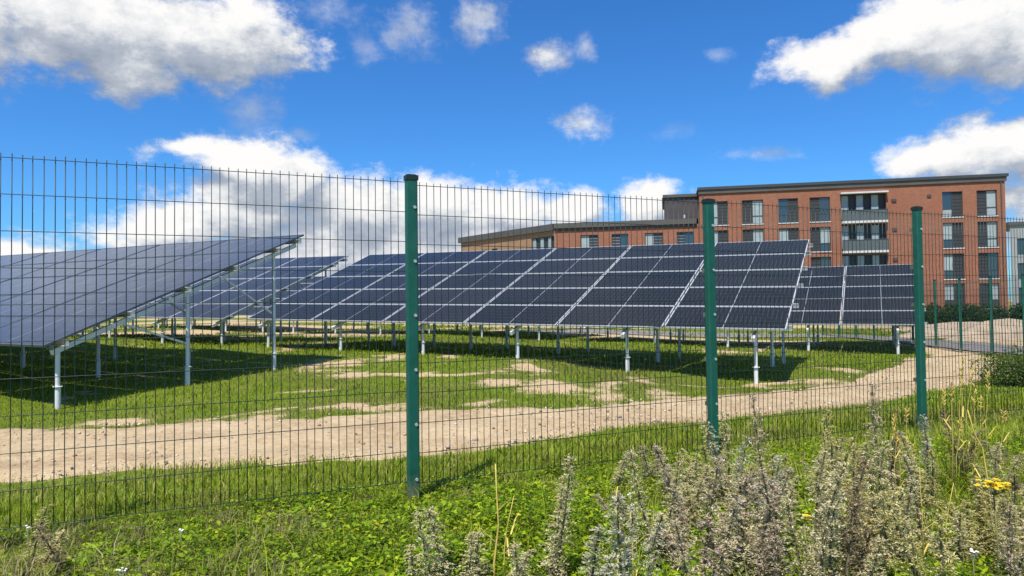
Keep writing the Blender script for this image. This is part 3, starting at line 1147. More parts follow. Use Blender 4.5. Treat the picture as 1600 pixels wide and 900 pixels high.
def blades_mesh(X, Y, Z, H, Wd, az_, bend, colr, tipc=None):
    n = len(X)
    dx_, dy_ = np.cos(az_), np.sin(az_)
    sx_, sy_ = -dy_, dx_
    B0 = np.stack([X, Y, Z], 1)
    S_ = np.stack([sx_, sy_, np.zeros(n)], 1) * (Wd[:, None] / 2)
    D_ = np.stack([dx_, dy_, np.zeros(n)], 1)
    mid = B0 + D_ * (H * bend * .25)[:, None] + np.array([[0, 0, 1]]) * (H * .55)[:, None]
    tip = B0 + D_ * (H * bend)[:, None] + np.array([[0, 0, 1]]) * (H * (1 - .35 * bend))[:, None]
    V = np.stack([B0 - S_, B0 + S_, mid - S_ * .8, mid + S_ * .8, tip], 1).reshape(-1, 3)
    b = np.arange(n)[:, None] * 5
    Fc = np.concatenate([b + np.array([[0, 1, 3]]), b + np.array([[0, 3, 2]]), b + np.array([[2, 3, 4]])], 0)
    return V, Fc, np.repeat(colr, 5, 0)


def pick(pal, n, jitter=.18, wts=None):
    pal = np.array(pal)
    i = rng.choice(len(pal), n, p=wts)
    return np.clip(pal[i] * (1 + rng.normal(0, jitter, (n, 1))), .003, 1)


def merge(parts):
    Vs, Fs, Cs, o_ = [], [], [], 0
    for v_, f_, c_ in parts:
        Vs.append(v_)
        Fs.append(f_ + o_)
        Cs.append(c_)
        o_ += len(v_)
    return np.concatenate(Vs), np.concatenate(Fs), np.concatenate(Cs)


def fence_side(x, y):
    """> 0 beyond the front fence"""
    return (np.asarray(y) - POST0.y) * FDIR.x - (np.asarray(x) - POST0.x) * FDIR.y


def wedge(n, y0, y1, half=.86):
    y = y0 + (y1 - y0) * rng.random(n)
    x = (rng.random(n) * 2 - 1) * (y * half + .4)
    return x, y


# --- turf beyond the fence
G1 = [(.19, .28, .006), (.24, .325, .008), (.15, .225, .008), (.29, .33, .02), (.36, .34, .06)]
parts = []
for (y0, y1, dens_, h0, h1, wd_) in ((5.2, 9, 900, .03, .085, .007), (9, 14, 620, .035, .085, .009), (14, 20, 330, .04, .10, .013), (20, 32, 130, .05, .12, .022), (32, 55, 24, .07, .16, .05)):
    area = .86 * (y1 ** 2 - y0 ** 2)
    n = int(area * dens_)
    x, y = wedge(n, y0, y1)
    # even out the wedge
    keep = rng.random(n) < np.clip(y / y1, 0, 1)
    x, y = x[keep], y[keep]
    s = soil_at(x, y)
    tt = track_t(x, y)
    ok = (fence_side(x, y) > .05) & ((tt < .03 + .05 * vnoise(x, y, 4)) | (tt > .965 - .05 * vnoise(x, y, 4, 2))) & (s < .30 + .4 * rng.random(len(x)))
    ok &= ~((x > 14.2) & (x < 17.3) & (y > 16) & (y < 34))
    x, y = x[ok], y[ok]
    n = len(x)
    c = pick(G1, n, .2, [.3, .3, .15, .17, .08])
    dry = np.clip((fbm(x, y, .5, 7) - .5) * 3 + s[ok], 0, .8)[:, None]
    c = c * (1 - dry) + np.array([[.22, .20, .06]]) * dry
    H = rng.uniform(h0, h1, n) * (.55 + .9 * fbm(x, y, .8, 2))
    parts.append(blades_mesh(x, y, ground(x, y) - .005, H, np.full(n, wd_) * rng.uniform(.6, 1.3, n), rng.uniform(0, 6.28, n), rng.uniform(.2, .9, n), c))
a_ = merge(parts)
tag(np_mesh('turf', a_[0], a_[1], 'leafage', a_[2]),
    'short green grass on the field beyond the fence', 'grass', kind='stuff')

# --- rough grass on this side of the fence and along the fence foot
G2 = [(.21, .31, .008), (.28, .38, .010), (.16, .24, .010), (.35, .39, .03), (.48, .43, .13), (.11, .17, .010)]
parts = []


def rough_zone(n, y0, y1, h0, h1, wd_, lim=None):
    x, y = wedge(n, y0, y1, .92)
    ok = rng.random(n) < np.clip(y / y1, .3, 1)
    tt = track_t(x, y)
    ok &= ~((tt > -.01) & (tt < 1.0)) & (y < 12)
    side = fence_side(x, y)
    ok &= (side < 1.9) & ((side < .05) | (tt < .0))
    x, y = x[ok], y[ok]
    side = side[ok]
    n = len(x)
    c = pick(G2, n, .22, [.24, .26, .13, .15, .12, .10])
    # drier, browner to the left by the fence and around the seed-heads on the right
    r_ = x / np.maximum(y, .5)
    dry = np.clip((fbm(x, y, 1.0, 8) - .42) * 2.2, 0, 1) * (.35 + .65 * np.clip((-r_ - .30) * 3, 0, 1) + .40 * np.clip((r_ - .3) * 3, 0, 1))
    dry = np.clip(dry, 0, .75)[:, None]
    c = c * (1 - dry) + np.array([[.36, .30, .12]]) * dry * rng.uniform(.6, 1.2, (n, 1))
    H = rng.uniform(h0, h1, n) * (.5 + 1.0 * fbm(x, y, 1.3, 12)) * np.where(side > 0, .55, np.clip(.5 - side * .8, .5, 1)) * np.where(x / np.maximum(y, .5) > .3, 1.25, .8)
    return blades_mesh(x, y, ground(x, y) - .01, H, wd_ * rng.uniform(.6, 1.4, n), rng.uniform(0, 6.28, n), rng.uniform(.15, 1.0, n), c)


parts.append(rough_zone(52000, 2.3, 5.0, .06, .22, .0055))
parts.append(rough_zone(60000, 4.6, 8.5, .06, .22, .0075))
parts.append(rough_zone(16000, 7.5, 11.5, .06, .20, .010))
parts.append(rough_zone(1500, 2.3, 6.0, .22, .42, .0035))


def tussocks(n, y0, y1, per, h0, h1, wd_, pal, left=False, spread=.05):
    x, y = wedge(n * 3, y0, y1, .92)
    side = fence_side(x, y)
    tt = track_t(x, y)
    ok = (side < 1.2) & ~((tt > -.03) & (tt < 1.0))
    if left:
        ok &= (x / y < -.40 + .22 * rng.random(len(x))) & (side < .3)
    else:
        ok &= rng.random(len(x)) < .25 + .75 * (fbm(x, y, 1.5, 31) > .5)
    x, y = x[ok][:n], y[ok][:n]
    n = len(x)
    cap_ = np.clip(.72 - fence_side(x, y) * .5, .6, 1)
    hh_ = np.repeat(rng.uniform(h0, h1, n) * cap_, per)
    col_ = np.repeat(pick(pal, n, .15), per, 0) * rng.uniform(.75, 1.25, (n * per, 1))
    X_, Y_ = np.repeat(x, per) + rng.normal(0, spread, n * per), np.repeat(y, per) + rng.normal(0, spread, n * per)
    return blades_mesh(X_, Y_, ground(X_, Y_) - .01, hh_ * rng.uniform(.5, 1.1, n * per), wd_ * rng.uniform(.6, 1.4, n * per), rng.uniform(0, 6.28, n * per), rng.uniform(.2, 1.3, n * per), col_)


parts.append(tussocks(330, 2.3, 6.5, 34, .10, .26, .005, [(.20, .30, .010), (.27, .37, .012), (.15, .23, .012), (.24, .33, .012), (.40, .39, .08)]))
parts.append(tussocks(190, 2.4, 4.6, 24, .10, .30, .0045, [(.36, .31, .13), (.26, .22, .09), (.20, .22, .05), (.42, .36, .18), (.24, .18, .11)], True, .06))
parts.append(tussocks(120, 4.6, 7.2, 20, .10, .22, .006, [(.36, .30, .12), (.30, .22, .11), (.25, .25, .05)], False, .07))
a_ = merge(parts)
tag(np_mesh('rough_grass', a_[0], a_[1], 'leafage', a_[2]), 'rough green and straw coloured grass in the foreground on both sides of the fence', 'grass', kind='stuff')

# --- leafy ground cover (clover and other broad-leaved weeds), thickest left of and below the first post
nc_ = 8200
x, y = wedge(nc_ * 3, 2.3, 6.2, .9)
r_ = x / y
side = fence_side(x, y)
lush = (.35 + .65 * (fbm(x, y, 2.0, 19) > .42)) * np.exp(-((r_ + .18) / .30) ** 2) * np.clip(1.15 - np.abs(y - 3.5) * .35, .1, 1) + .22 * (fbm(x, y, 1.4, 15) > .5) + .35 * (r_ > .25)
ok = (side < .5) & (rng.random(len(x)) < lush)
x, y = x[ok][:nc_], y[ok][:nc_]
n = len(x)
per = 15
cx, cy = np.repeat(x, per), np.repeat(y, per)
cs_ = np.repeat(rng.uniform(.45, 1.25, n), per)
hh = np.repeat((.05 + .19 * fbm(x, y, 2.2, 17) ** 1.2) * np.clip(.4 - fence_side(x, y) * .7, .4, 1), per)
az_ = rng.uniform(0, 6.28, n * per)
rr = rng.uniform(.005, .05, n * per)
zz = ground(cx, cy) + hh * rng.uniform(.25, 1.05, n * per)
C_ = np.stack([cx + np.cos(az_) * rr, cy + np.sin(az_) * rr, zz], 1)
Dv = np.stack([np.cos(az_), np.sin(az_), rng.uniform(-.25, .75, n * per)], 1)
Dv /= np.linalg.norm(Dv, axis=1, keepdims=True)
c = pick([(.22, .36, .007), (.29, .43, .010), (.15, .25, .010), (.37, .46, .02), (.09, .16, .01)], n * per, .18)
c = c * np.repeat(rng.uniform(.6, 1.25, (n, 1)) * np.array([[1, 1, 1.]]) + rng.uniform(-.1, .15, (n, 1)) * np.array([[1, 0, 0.]]), per, 0)
v_, f_, c_ = leaves_mesh(C_, Dv, rng.uniform(.018, .042, n * per) * cs_, rng.uniform(.011, .026, n * per) * cs_, np.clip(c, .01, .6))
tag(np_mesh('ground_cover', v_, f_, 'leafage', c_), 'bright green low leafy weeds below the first fence post', 'weeds', kind='stuff')


# ------------------------------------------------------------------ bugloss: grey seed spikes
def spike_mesh(seed, h, pal, floret=None, top=.04, base=.26):
    """one stalk of unit design height h (m): stem plus short curled side cymes crowded with bristly calyces"""
    rs = np.random.default_rng(seed)
    parts = []
    n_st = 12
    zs = np.linspace(0, h, n_st)
    ph = rs.uniform(0, 6.28)
    bx = .035 * np.sin(zs / h * 2.2 + ph) * zs / h + .04 * rs.normal() * (zs / h) ** 2
    by = .035 * np.cos(zs / h * 1.7 + ph) * zs / h + .03 * rs.normal() * (zs / h) ** 2
    # stem as a three-sided tapering tube
    V, Fc = [], []
    for i in range(n_st):
        rd = .0055 * (1 - .75 * i / (n_st - 1)) + .0008
        for k in range(3):
            a = 2.094 * k
            V.append((bx[i] + rd * math.cos(a), by[i] + rd * math.sin(a), zs[i]))
    for i in range(n_st - 1):
        for k in range(3):
            k2 = (k + 1) % 3
            Fc += [(i * 3 + k, i * 3 + k2, i * 3 + 3 + k2), (i * 3 + k, i * 3 + 3 + k2, i * 3 + 3 + k)]
    V = np.array(V)
    Fc = np.array(Fc)
    parts.append((V, Fc, np.tile(np.array([[.20, .19, .11]]), (len(V), 1))))
    C_, D_, L_, W_, K_ = [], [], [], [], []
    z0 = h * rs.uniform(.12, .25)
    z = z0
    pal = np.array(pal)
    while z < h - .006:
        f_ = (z - z0) / (h - z0)
        ln_ = (.034 * (1 - f_) ** .45 + .010) * rs.uniform(.6, 1.25)
        a = rs.uniform(0, 6.28)
        sx_, sy_ = np.interp(z, zs, bx), np.interp(z, zs, by)
        nn = 12 if ln_ > .025 else 9
        for q in range(nn):
            u_ = (q + .6) / nn
            px_ = sx_ + math.cos(a) * ln_ * u_
            py_ = sy_ + math.sin(a) * ln_ * u_
            pz_ = z + ln_ * (.55 * math.sin(u_ * 2.6))
            d = np.array([math.cos(a) * .5 + rs.normal() * .55, math.sin(a) * .5 + rs.normal() * .55, .45 + rs.normal() * .45])
            d /= np.linalg.norm(d)
            C_.append((px_, py_, pz_))
            D_.append(d)
            L_.append(rs.uniform(.008, .015))
            W_.append(rs.uniform(.0030, .0055))
            cc_ = pal[rs.integers(len(pal))] * rs.uniform(.7, 1.25)
            if floret is not None and rs.random() < .03:
                cc_ = np.array(floret) * rs.uniform(.7, 1.2)
                W_[-1] *= 1.8
            K_.append(cc_)
        if rs.random() < .16:       # withered leaf under the cyme
            d = np.array([math.cos(a), math.sin(a), rs.uniform(-.5, .3)])
            C_.append((sx_, sy_, z))
            D_.append(d / np.linalg.norm(d))
            L_.append(rs.uniform(.03, .055) * (1 - .5 * f_))
            W_.append(.006)
            K_.append(np.array([.24, .23, .12]) * rs.uniform(.7, 1.2))
        z += rs.uniform(.0035, .0068)
    for _ in range(10):            # basal leaves
        a = rs.uniform(0, 6.28)
        d = np.array([math.cos(a), math.sin(a), rs.uniform(.0, .7)])
        C_.append((0, 0, rs.uniform(.01, z0)))
        D_.append(d / np.linalg.norm(d))
        L_.append(rs.uniform(.06, .12))
        W_.append(.014)
        K_.append(np.array([.13, .17, .05]) * rs.uniform(.7, 1.2))
    lm = leaves_mesh(np.array(C_), np.array(D_), np.array(L_), np.array(W_), np.clip(np.array(K_), .01, .8))
    parts.append(lm)
    return merge(parts)


GREY = [(.60, .53, .38), (.52, .46, .33), (.42, .38, .25), (.68, .61, .45), (.33, .32, .15)]
MAUVE = [(.47, .40, .34), (.41, .34, .30), (.55, .48, .39), (.32, .30, .18)]
OLIVE = [(.55, .48, .27), (.47, .43, .21), (.63, .56, .34), (.36, .36, .12), (.30, .28, .12)]
BLUEG = [(.44, .44, .38), (.52, .52, .44), (.34, .36, .27)]
BROWN = [(.24, .18, .13), (.30, .24, .17), (.18, .14, .10), (.34, .29, .22)]
SPK = {}
for pl_ in (GREY, MAUVE, OLIVE, BLUEG, BROWN):
    pl_[:] = [tuple(min(.8, q * k_) for q, k_ in zip(c_, (1.38, 1.30, 1.14))) for c_ in pl_]
for nm, pal, fl in (('grey', GREY, None), ('mauve', MAUVE, (.38, .32, .46)), ('olive', OLIVE, None), ('blue', BLUEG, (.36, .36, .48)), ('brown', BROWN, None)):
    for k in range(3):
        v_, f_, c_ = spike_mesh(101 + 17 * k + len(nm) * 31, .60, pal, fl)
        me = np_mesh('flower_spike', v_, f_, 'dry_leafage', c_)
        SPK[(nm, k)] = me.data
        bpy.data.objects.remove(me)


def bugloss(label, x, y, h, kind, nst, group=None, spread=.07, leanv=(0, 0)):
    z = gz(x, y)
    T = thing('bugloss_plant', label, 'wild plant', (x, y, z - .01), random.uniform(0, 6.28), group)
    for k in range(nst):
        o = link('flower_spike', SPK[(kind, random.randrange(3))], T)
        hs_ = h if k == 0 else h * random.uniform(.55, .97)
        s_ = hs_ / .60
        a = random.uniform(0, 6.28)
        r0 = 0 if k == 0 else spread * random.uniform(.4, 1.2)
        lx, ly = (leanv if k == 0 else (leanv[0] + .15 * math.cos(a) * random.random(), leanv[1] + .15 * math.sin(a) * random.random()))
        fat = (1.05 + .30 * s_) * random.uniform(.9, 1.2)
        o.matrix_basis = Matrix.Rotation(-T.rotation_euler.z, 4, 'Z') @ Matrix.Translation((r0 * math.cos(a), r0 * math.sin(a), 0)) @ Matrix.Rotation(lx, 4, 'Y') @ Matrix.Rotation(-ly, 4, 'X') \
            @ Matrix.Rotation(random.uniform(0, 6.28), 4, 'Z') @ Matrix.Diagonal((fat, fat, s_, 1))
    return T


# surveyed spikes: tip pixel, distance, palette, stalks, label
MARK = [
    (655, 785, 2.95, 'grey', 2, 'pale grey bugloss spike leaning left, just below the first fence post', (-.16, 0)),
    (703, 790, 3.0, 'grey', 2, 'grey bugloss spikes right beside the leaning one below the first post', (-.05, 0)),
    (752, 832, 3.0, 'grey', 1, 'short single grey bugloss spike left of the yellow grass stalk', (0, 0)),
    (865, 705, 3.15, 'grey', 2, 'tall pale grey bugloss spike standing alone between the first two posts', (.02, 0)),
    (812, 836, 2.95, 'grey', 2, 'low grey bugloss pair left of the tall lone spike', (0, 0)),
    (926, 815, 3.05, 'blue', 2, 'bluish grey bugloss spike right of the tall lone spike', (.03, 0)),
    (1012, 700, 3.5, 'grey', 3, 'grey bugloss clump at the left edge of the thicket', (-.05, 0)),
    (1062, 692, 3.9, 'mauve', 2, 'mauve grey bugloss spike just left of the second post', (0, 0)),
    (1135, 640, 4.5, 'grey', 3, 'grey bugloss spikes touching the right side of the second post', (.02, 0)),
    (1197, 618, 4.3, 'mauve', 1, 'tall slim mauve bugloss spike right of the second post, standing against the track', (.02, 0)),
    (1305, 635, 4.4, 'olive', 2, 'olive grey bugloss spike midway between the second and third posts', (0, 0)),
    (1380, 600, 4.6, 'mauve', 3, 'tallest mauve bugloss spike left of the third post', (.03, 0)),
    (1442, 645, 5.2, 'blue', 1, 'bluish bugloss spike at the foot of the third post', (0, 0)),
    (1503, 640, 4.8, 'brown', 3, 'brownish bugloss spikes right of the third post', (.02, 0)),
    (1560, 690, 4.2, 'grey', 3, 'grey bugloss spikes above the yellow flower at the right edge', (.05, 0)),
    (50, 790, 3.5, 'olive', 2, 'olive withered bugloss in the lower left corner', (0, 0)),
    (110, 815, 3.35, 'brown', 1, 'brownish withered bugloss right of the one in the lower left corner', (.05, 0)),
]
for px, py, Y, kind, nst, label, ln_ in MARK:
    p = at(px, py, Y)
    h = p.z - gz(p.x, p.y)
    bugloss(label, p.x - ln_[0] * h, p.y, h, kind, nst, None, .05, ln_)

# the thicket
for k in range(60):
    u_ = random.random()
    Y = random.uniform(2.55, 5.3)
    px = 1080 + 560 * random.random() if random.random() < .86 else random.uniform(960, 1100)
    d = pdir(px, 700)
    x_, y_ = d.x * Y, Y
    if fence_side(x_, y_) > -.15:
        continue
    ymin = 655 + 95 * max(0, (1200 - px) / 240) + random.uniform(0, 130)
    if px > 1470:
        ymin += 40
    h = at(px, ymin, Y).z
    h = min(max(h, .30), .78)
    kind = random.choices(['olive', 'grey', 'mauve', 'brown', 'blue'], [.42, .36, .14, .02, .06])[0]
    size = 'low' if h < .42 else 'mid-height' if h < .6 else 'tall'
    word = {'olive': 'olive-grey', 'grey': 'pale grey', 'mauve': 'mauve-grey', 'brown': 'withered brown', 'blue': 'bluish grey'}[kind]
    zone = ('left of the second post' if px < 1100 else 'right of the second post' if px < 1200 else 'midway between the right posts' if px < 1320
            else 'left of the third post' if px < 1430 else 'right of the third post' if px < 1520 else 'at the right edge')
    row = 'at the bottom edge' if Y < 3.1 else 'in the nearer rows' if Y < 3.8 else 'in the middle rows' if Y < 4.5 else 'close to the fence'
    bugloss(f'{size} {word} bugloss in thicket {zone}, {row}', x_, y_, h, kind, random.choice([2, 3, 3, 4]), 'bugloss thicket', .09)


# ------------------------------------------------------------------ yellow grass stalks, ragwort, small flowers
def stalk(label, pts, r=.004, head=False, group=None):
    """dry grass culm through surveyed points (world), first point at the ground"""
    p0 = pts[0]
    T = thing('grass_stalk', label, 'grass stalk', p0, 0, group)
    loc = [Vector(p) - Vector(p0) for p in pts]
    n = len(loc)
    MB().tube(loc, [r * (1 - .55 * i / (n - 1)) for i in range(n)], 5).build('stem', 'straw', T, True)
    top = loc[-1]
    for k in range(3):
        lf = MB()
        f_ = .25 + .2 * k
        b = loc[0].lerp(loc[-1], f_)
        a = random.uniform(0, 6.28)
        e = Vector((math.cos(a) * .10, math.sin(a) * .10, .06))
        s_ = Vector((-math.sin(a), math.cos(a), 0)) * .004
        i0 = len(lf.v)
        lf.v += [tuple(b - s_), tuple(b + s_), tuple(b + e * .6 + Vector((0, 0, .02)) + s_ * .7), tuple(b + e * .6 + Vector((0, 0, .02)) - s_ * .7), tuple(b + e)]
        lf.f += [(i0, i0 + 1, i0 + 2, i0 + 3), (i0 + 3, i0 + 2, i0 + 4)]
        lf.build('blade', 'straw', T)
    if head:
        hd = MB()
        for k in range(16):
            b = loc[-2].lerp(top, k / 15)
            a = random.uniform(0, 6.28)
            e = Vector((math.cos(a) * .018, math.sin(a) * .018, .022))
            hd.tube([b, b + e * .5, b + e], [.0015, .004, .0008], 4)
        hd.build('seed_head', 'straw', T)
    return T


def px_stalk(label, pix, Y, r=.004, head=False, group=None):
    pts = [at(a, b, Y) for a, b in pix]
    g0 = pts[0]
    pts.insert(0, Vector((g0.x, g0.y, gz(g0.x, g0.y) - .01)))
    return stalk(label, pts, r, head, group)


px_stalk('pale yellow upright grass stalk between the lone bugloss spike and the first post', [(772, 880), (779, 820), (776, 770), (774, 725)], 3.1, .006)
px_stalk('short yellow side stalk leaning right beside the upright one', [(788, 860), (792, 825), (803, 775)], 3.1, .0035)
px_stalk('crooked yellow grass stalk right of the lone bugloss spike', [(965, 890), (969, 825), (961, 790), (965, 760)], 3.0, .006)
px_stalk('thin yellow stalk right of the crooked one', [(989, 880), (987, 825), (985, 800)], 3.0, .0035)
px_stalk('golden grass stalk bent over right of the third post', [(1545, 760), (1535, 700), (1522, 676), (1512, 640)], 4.0, .006)
px_stalk('thin golden stalk leaning right in the thicket', [(1478, 820), (1483, 790), (1490, 755)], 3.3, .003)
px_stalk('upright yellow stalk in the thicket left of the leaning one', [(1441, 800), (1438, 765), (1437, 730)], 3.3, .003)
for k in range(18):
    px = random.choice([random.uniform(1395, 1425), random.uniform(1470, 1570), random.uniform(1470, 1545)])
    Y = random.uniform(4.3, 5.4)
    yt = random.uniform(560, 660) if px > 1460 else random.uniform(640, 700)
    b0 = at(px + random.uniform(-8, 8), 760, Y)
    t0 = at(px, yt, Y)
    if fence_side(b0.x, b0.y) > -.06:
        continue
    base = Vector((b0.x, b0.y, gz(b0.x, b0.y) - .01))
    mid_ = base.lerp(t0, .55) + Vector((random.uniform(-.02, .02), random.uniform(-.02, .02), 0))
    m2 = base.lerp(t0, .85) + Vector((random.uniform(-.01, .01), 0, 0))
    stalk(('tall ' if yt < 610 else 'short ') + 'golden grass stalk ' + ('right' if px > 1460 else 'left') + ' of the third post, ' + ('close to it' if Y > 4.85 else 'nearer the camera'), [base, mid_, m2, t0], .0026, True, 'golden grass near the third post')


def ragwort(label, px, py, Y, size, nh):
    p = at(px, py, Y)
    z0 = gz(p.x, p.y)
    T = thing('ragwort_plant', label, 'wildflower', (p.x, p.y, z0 - .01))
    h = p.z - z0
    MB().tube([(0, 0, 0), (.01, 0, h * .5), (0, .005, h - .03)], [.005, .004, .003], 5).build('stem', 'stem_olive', T, True)
    for k in range(nh):
        a, r_ = random.uniform(0, 6.28), size * math.sqrt(random.random())
        c_ = Vector((math.cos(a) * r_, math.sin(a) * r_ * .7, h + random.uniform(-.02, .012)))
        MB().tube([(0, .005, h - .05), (c_.x * .6, c_.y * .6, h - .03), tuple(c_)], .0013, 4).build('stalk', 'stem_olive', T)
        fl = MB()
        for q in range(11):
            b_ = 2 * math.pi * q / 11 + random.uniform(-.1, .1)
            d_ = Vector((math.cos(b_), math.sin(b_), random.uniform(-.1, .35)))
            s_ = Vector((-math.sin(b_), math.cos(b_), 0)) * .0032
            i0 = len(fl.v)
            e_ = c_ + d_ * .013
            fl.v += [tuple(c_ - s_ * .5), tuple(c_ + s_ * .5), tuple(e_ + s_), tuple(e_ - s_)]
            fl.f.append((i0, i0 + 1, i0 + 2, i0 + 3))
        fl.tube([c_ - Vector((0, 0, .004)), c_ + Vector((0, 0, .005))], [.005, .004], 6)
        fl.build('flower_head', 'flower_yellow', T)
    return T


ragwort('bright yellow ragwort flower cluster at the right edge', 1553, 752, 3.0, .075, 30)
ragwort('small yellow ragwort flower in the middle of the thicket', 1257, 803, 2.75, .012, 3)


def yarrow(label, px, py, Y, nh=5, size=.012):
    p = at(px, py, Y)
    z0 = gz(p.x, p.y)
    T = thing('yarrow_plant', label, 'wildflower', (p.x, p.y, z0 - .01))
    h = max(p.z - z0, .08)
    MB().tube([(0, 0, 0), (.006, .003, h * .5), (0, 0, h - .02)], [.003, .0025, .002], 5).build('stem', 'stem_olive', T, True)
    hd = MB()
    for k in range(nh):
        a, r_ = random.uniform(0, 6.28), size * math.sqrt(random.random())
        c_ = Vector((math.cos(a) * r_, math.sin(a) * r_, h + random.uniform(-.006, .004)))
        hd.tube([(0, 0, h - .03), tuple(c_)], .0009, 3)
        hd.tube([c_, c_ + Vector((0, 0, .004)), c_ + Vector((0, 0, .007))], [.003, .006, .003], 6)
    hd.build('flower_head', 'flower_white', T)
    return T


yarrow('white yarrow flower at the bottom left edge of the grass', 190, 888, 3.2, 8, .02)
yarrow('small white yarrow flower left of the first post by the fence foot', 282, 826, 3.7)
yarrow('tiny white yarrow flower beside the withered bugloss at the left', 43, 820, 3.4, 4, .01)
yarrow('white yarrow flower between the lone bugloss spike and the second post', 985, 770, 3.6)
yarrow('white yarrow flower in the bottom right corner', 1520, 858, 2.9, 7, .018)


# ------------------------------------------------------------------ bush, hedge, heaps
def leaf_cloud(n, rx, ry, rz, pal, lmin, lmax, lumps, seed=1):
    rs = np.random.default_rng(seed)
    cs = np.clip(rs.normal(0, .42, (lumps, 3)), -.62, .62)
    cs[:, 2] = np.abs(cs[:, 2]) * .9
    w_ = rs.integers(0, lumps, n)
    d = rs.normal(0, 1, (n, 3))
    d /= np.linalg.norm(d, axis=1, keepdims=True)
    C_ = cs[w_] + d * (.34 * rs.random((n, 1)) ** .4)
    C_ = C_ * np.array([[rx, ry, rz]])
    C_[:, 2] = np.abs(C_[:, 2]) + .03
    Dv = d + rs.normal(0, .5, (n, 3))
    Dv /= np.linalg.norm(Dv, axis=1, keepdims=True)
    return leaves_mesh(C_, Dv, rs.uniform(lmin, lmax, n), rs.uniform(lmin, lmax, n) * .55, pick(pal, n, .2))


PB = [(.09, .16, .015), (.12, .20, .02), (.17, .23, .04), (.06, .10, .012), (.22, .22, .07)]


def bush(label, x, y, rx, ry, rz, n, seed, leaf=(.03, .07), name='bush', cat='bush', group=None, pal=PB):
    T = thing(name, label, cat, (x, y, gz(x, y) - .02), 0, group)
    v_, f_, c_ = leaf_cloud(n, rx, ry, rz, pal, leaf[0], leaf[1], 16, seed)
    np_mesh('crown', v_, f_, 'leafage', c_, T)
    tr = MB()
    for k in range(5):
        a = 1.3 * k
        tr.tube([(0, 0, -.1), (.15 * rx * math.cos(a), .15 * ry * math.sin(a), .4 * rz), (.5 * rx * math.cos(a), .5 * ry * math.sin(a), .85 * rz)], [.03 * rz, .02 * rz, .006 * rz], 5)
    tr.build('trunk', 'bark', T, True)
    return T


b0 = at(1590, 585, 12.2)
bush('dark green bush beyond the fence at the right edge of the track', b0.x + .25, b0.y, .85, .8, .74, 6500, 3)
for k, px in enumerate((1425, 1462, 1500, 1538, 1576, 1610)):
    p = at(px, 480, 44 + (k % 2) * 1.5)
    LB = ['hedge shrub behind the third fence post in front of the brick block', 'hedge shrub above the leftmost far fence post', 'hedge shrub above the middle far fence post',
          'hedge shrub left of the right-hand far fence post', 'hedge shrub right of the right-hand far fence post', 'hedge shrub at the very right edge of the picture'][k]
    bush('clipped green ' + LB, p.x, p.y, 1.25, 1.0, 1.45, 2600, 20 + k, (.10, .22), 'hedge_shrub', 'shrub', 'hedge before the brick block', [(.035, .075, .014), (.05, .095, .02), (.03, .06, .014)])


def heap(label, px, py, Y, w_, h, seed):
    p = at(px, py, Y)
    n1_, n2_ = 26, 12
    mb = MB()
    for j in range(n2_ + 1):
        for i in range(n1_):
            a = 2 * math.pi * i / n1_
            r_ = j / n2_
            rr = 1 + .25 * math.sin(2 * a + seed) + .12 * math.sin(5 * a + seed * 2)
            xx, yy = w_ * r_ * rr * math.cos(a), w_ * .55 * r_ * rr * math.sin(a)
            zz = h * max(0, (1 - r_ ** 1.4)) * (1 + .35 * (float(vnoise(xx + seed * 9, yy, .9)) - .5)) + .06 * (float(vnoise(xx, yy + seed * 5, 3.0)) - .5)
            mb.v.append((xx, yy, zz - .05))
    for j in range(n2_):
        for i in range(n1_):
            i2 = (i + 1) % n1_
            mb.f.append((j * n1_ + i, j * n1_ + i2, (j + 1) * n1_ + i2, (j + 1) * n1_ + i))
    o = mb.build('soil_heap', 'heap_sand', None, True)
    o.location = (p.x, p.y, gz(p.x, p.y))
    return tag(o, label, 'soil heap')


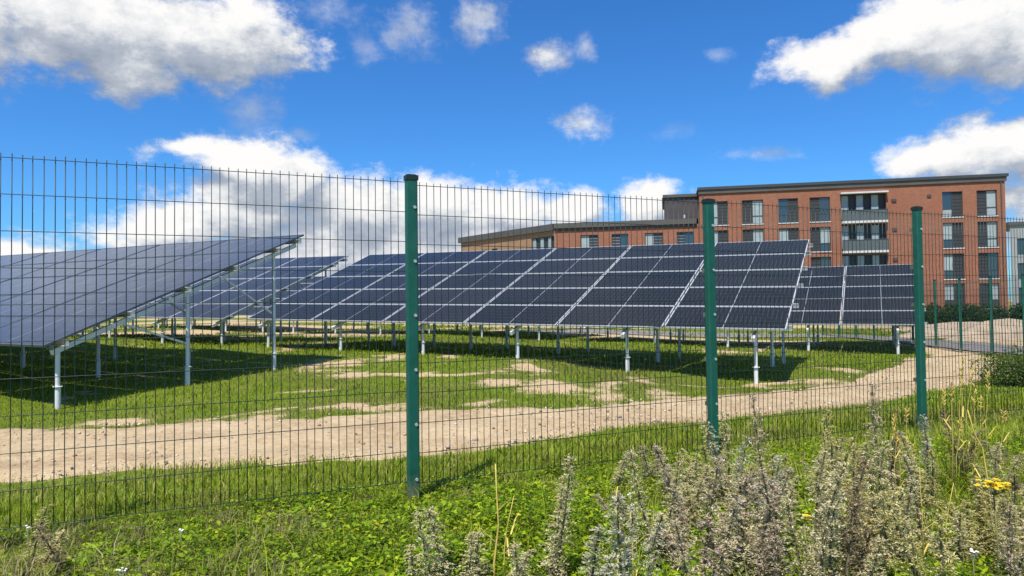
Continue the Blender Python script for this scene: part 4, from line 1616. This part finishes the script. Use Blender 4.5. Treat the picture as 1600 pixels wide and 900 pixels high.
heap('sandy soil heap behind the far fence at the right edge', 1575, 520, 30, 2.6, .95, 1)
heap('low sandy soil heap between the far fence posts', 1490, 520, 32, 2.6, .55, 2)
heap('long low soil bank behind the heaps near the hedge', 1530, 510, 37, 4.2, .5, 3)


# ------------------------------------------------------------------ stones and clods on the track and bare ground
n = 5200
ti = rng.integers(30, len(TN) - 30, n)
ts = np.clip(rng.beta(.8, .8, n), .01, .99)
q2 = TN[ti] * (1 - ts)[:, None] + TF[ti] * ts[:, None] + rng.normal(0, .12, (n, 2))
sz = .006 + .022 * rng.random(n) ** 5
octv = np.array([[1, 0, 0], [0, 1, 0], [-1, 0, 0], [0, -1, 0], [0, 0, .75], [0, 0, -.5]])
octf = np.array([[0, 1, 4], [1, 2, 4], [2, 3, 4], [3, 0, 4], [1, 0, 5], [2, 1, 5], [3, 2, 5], [0, 3, 5]])
an = rng.uniform(0, 6.28, n)
vv = octv[None] * (rng.uniform(.65, 1.35, (n, 6, 1)) * sz[:, None, None])
ca_, sa_ = np.cos(an)[:, None], np.sin(an)[:, None]
vx = vv[..., 0] * ca_ - vv[..., 1] * sa_ + q2[:, 0:1]
vy = vv[..., 0] * sa_ + vv[..., 1] * ca_ + q2[:, 1:2]
vz = vv[..., 2] + (ground(q2[:, 0], q2[:, 1]) + .045 + (fbm(q2[:, 0], q2[:, 1], 3.0, 6) - .5) * .05 - .035 * (np.exp(-((ts - .3) / .09) ** 2) + np.exp(-((ts - .72) / .09) ** 2)))[:, None]
V = np.stack([vx, vy, vz], 2).reshape(-1, 3)
Fc = (np.arange(n)[:, None, None] * 6 + octf[None]).reshape(-1, 3)
c = np.repeat(pick([(.42, .31, .20), (.30, .22, .14), (.55, .45, .32), (.38, .33, .28)], n, .2), 6, 0)
m, t, b = material('stones')
a = t.n('ShaderNodeVertexColor', layer_name='Col')
t.put(b.inputs['Base Color'], a.outputs[0])
b.inputs['Roughness'].default_value = .95
tag(np_mesh('gravel', V, Fc, 'stones', c), 'loose stones and clods strewn over the sandy track', 'stones', kind='stuff')
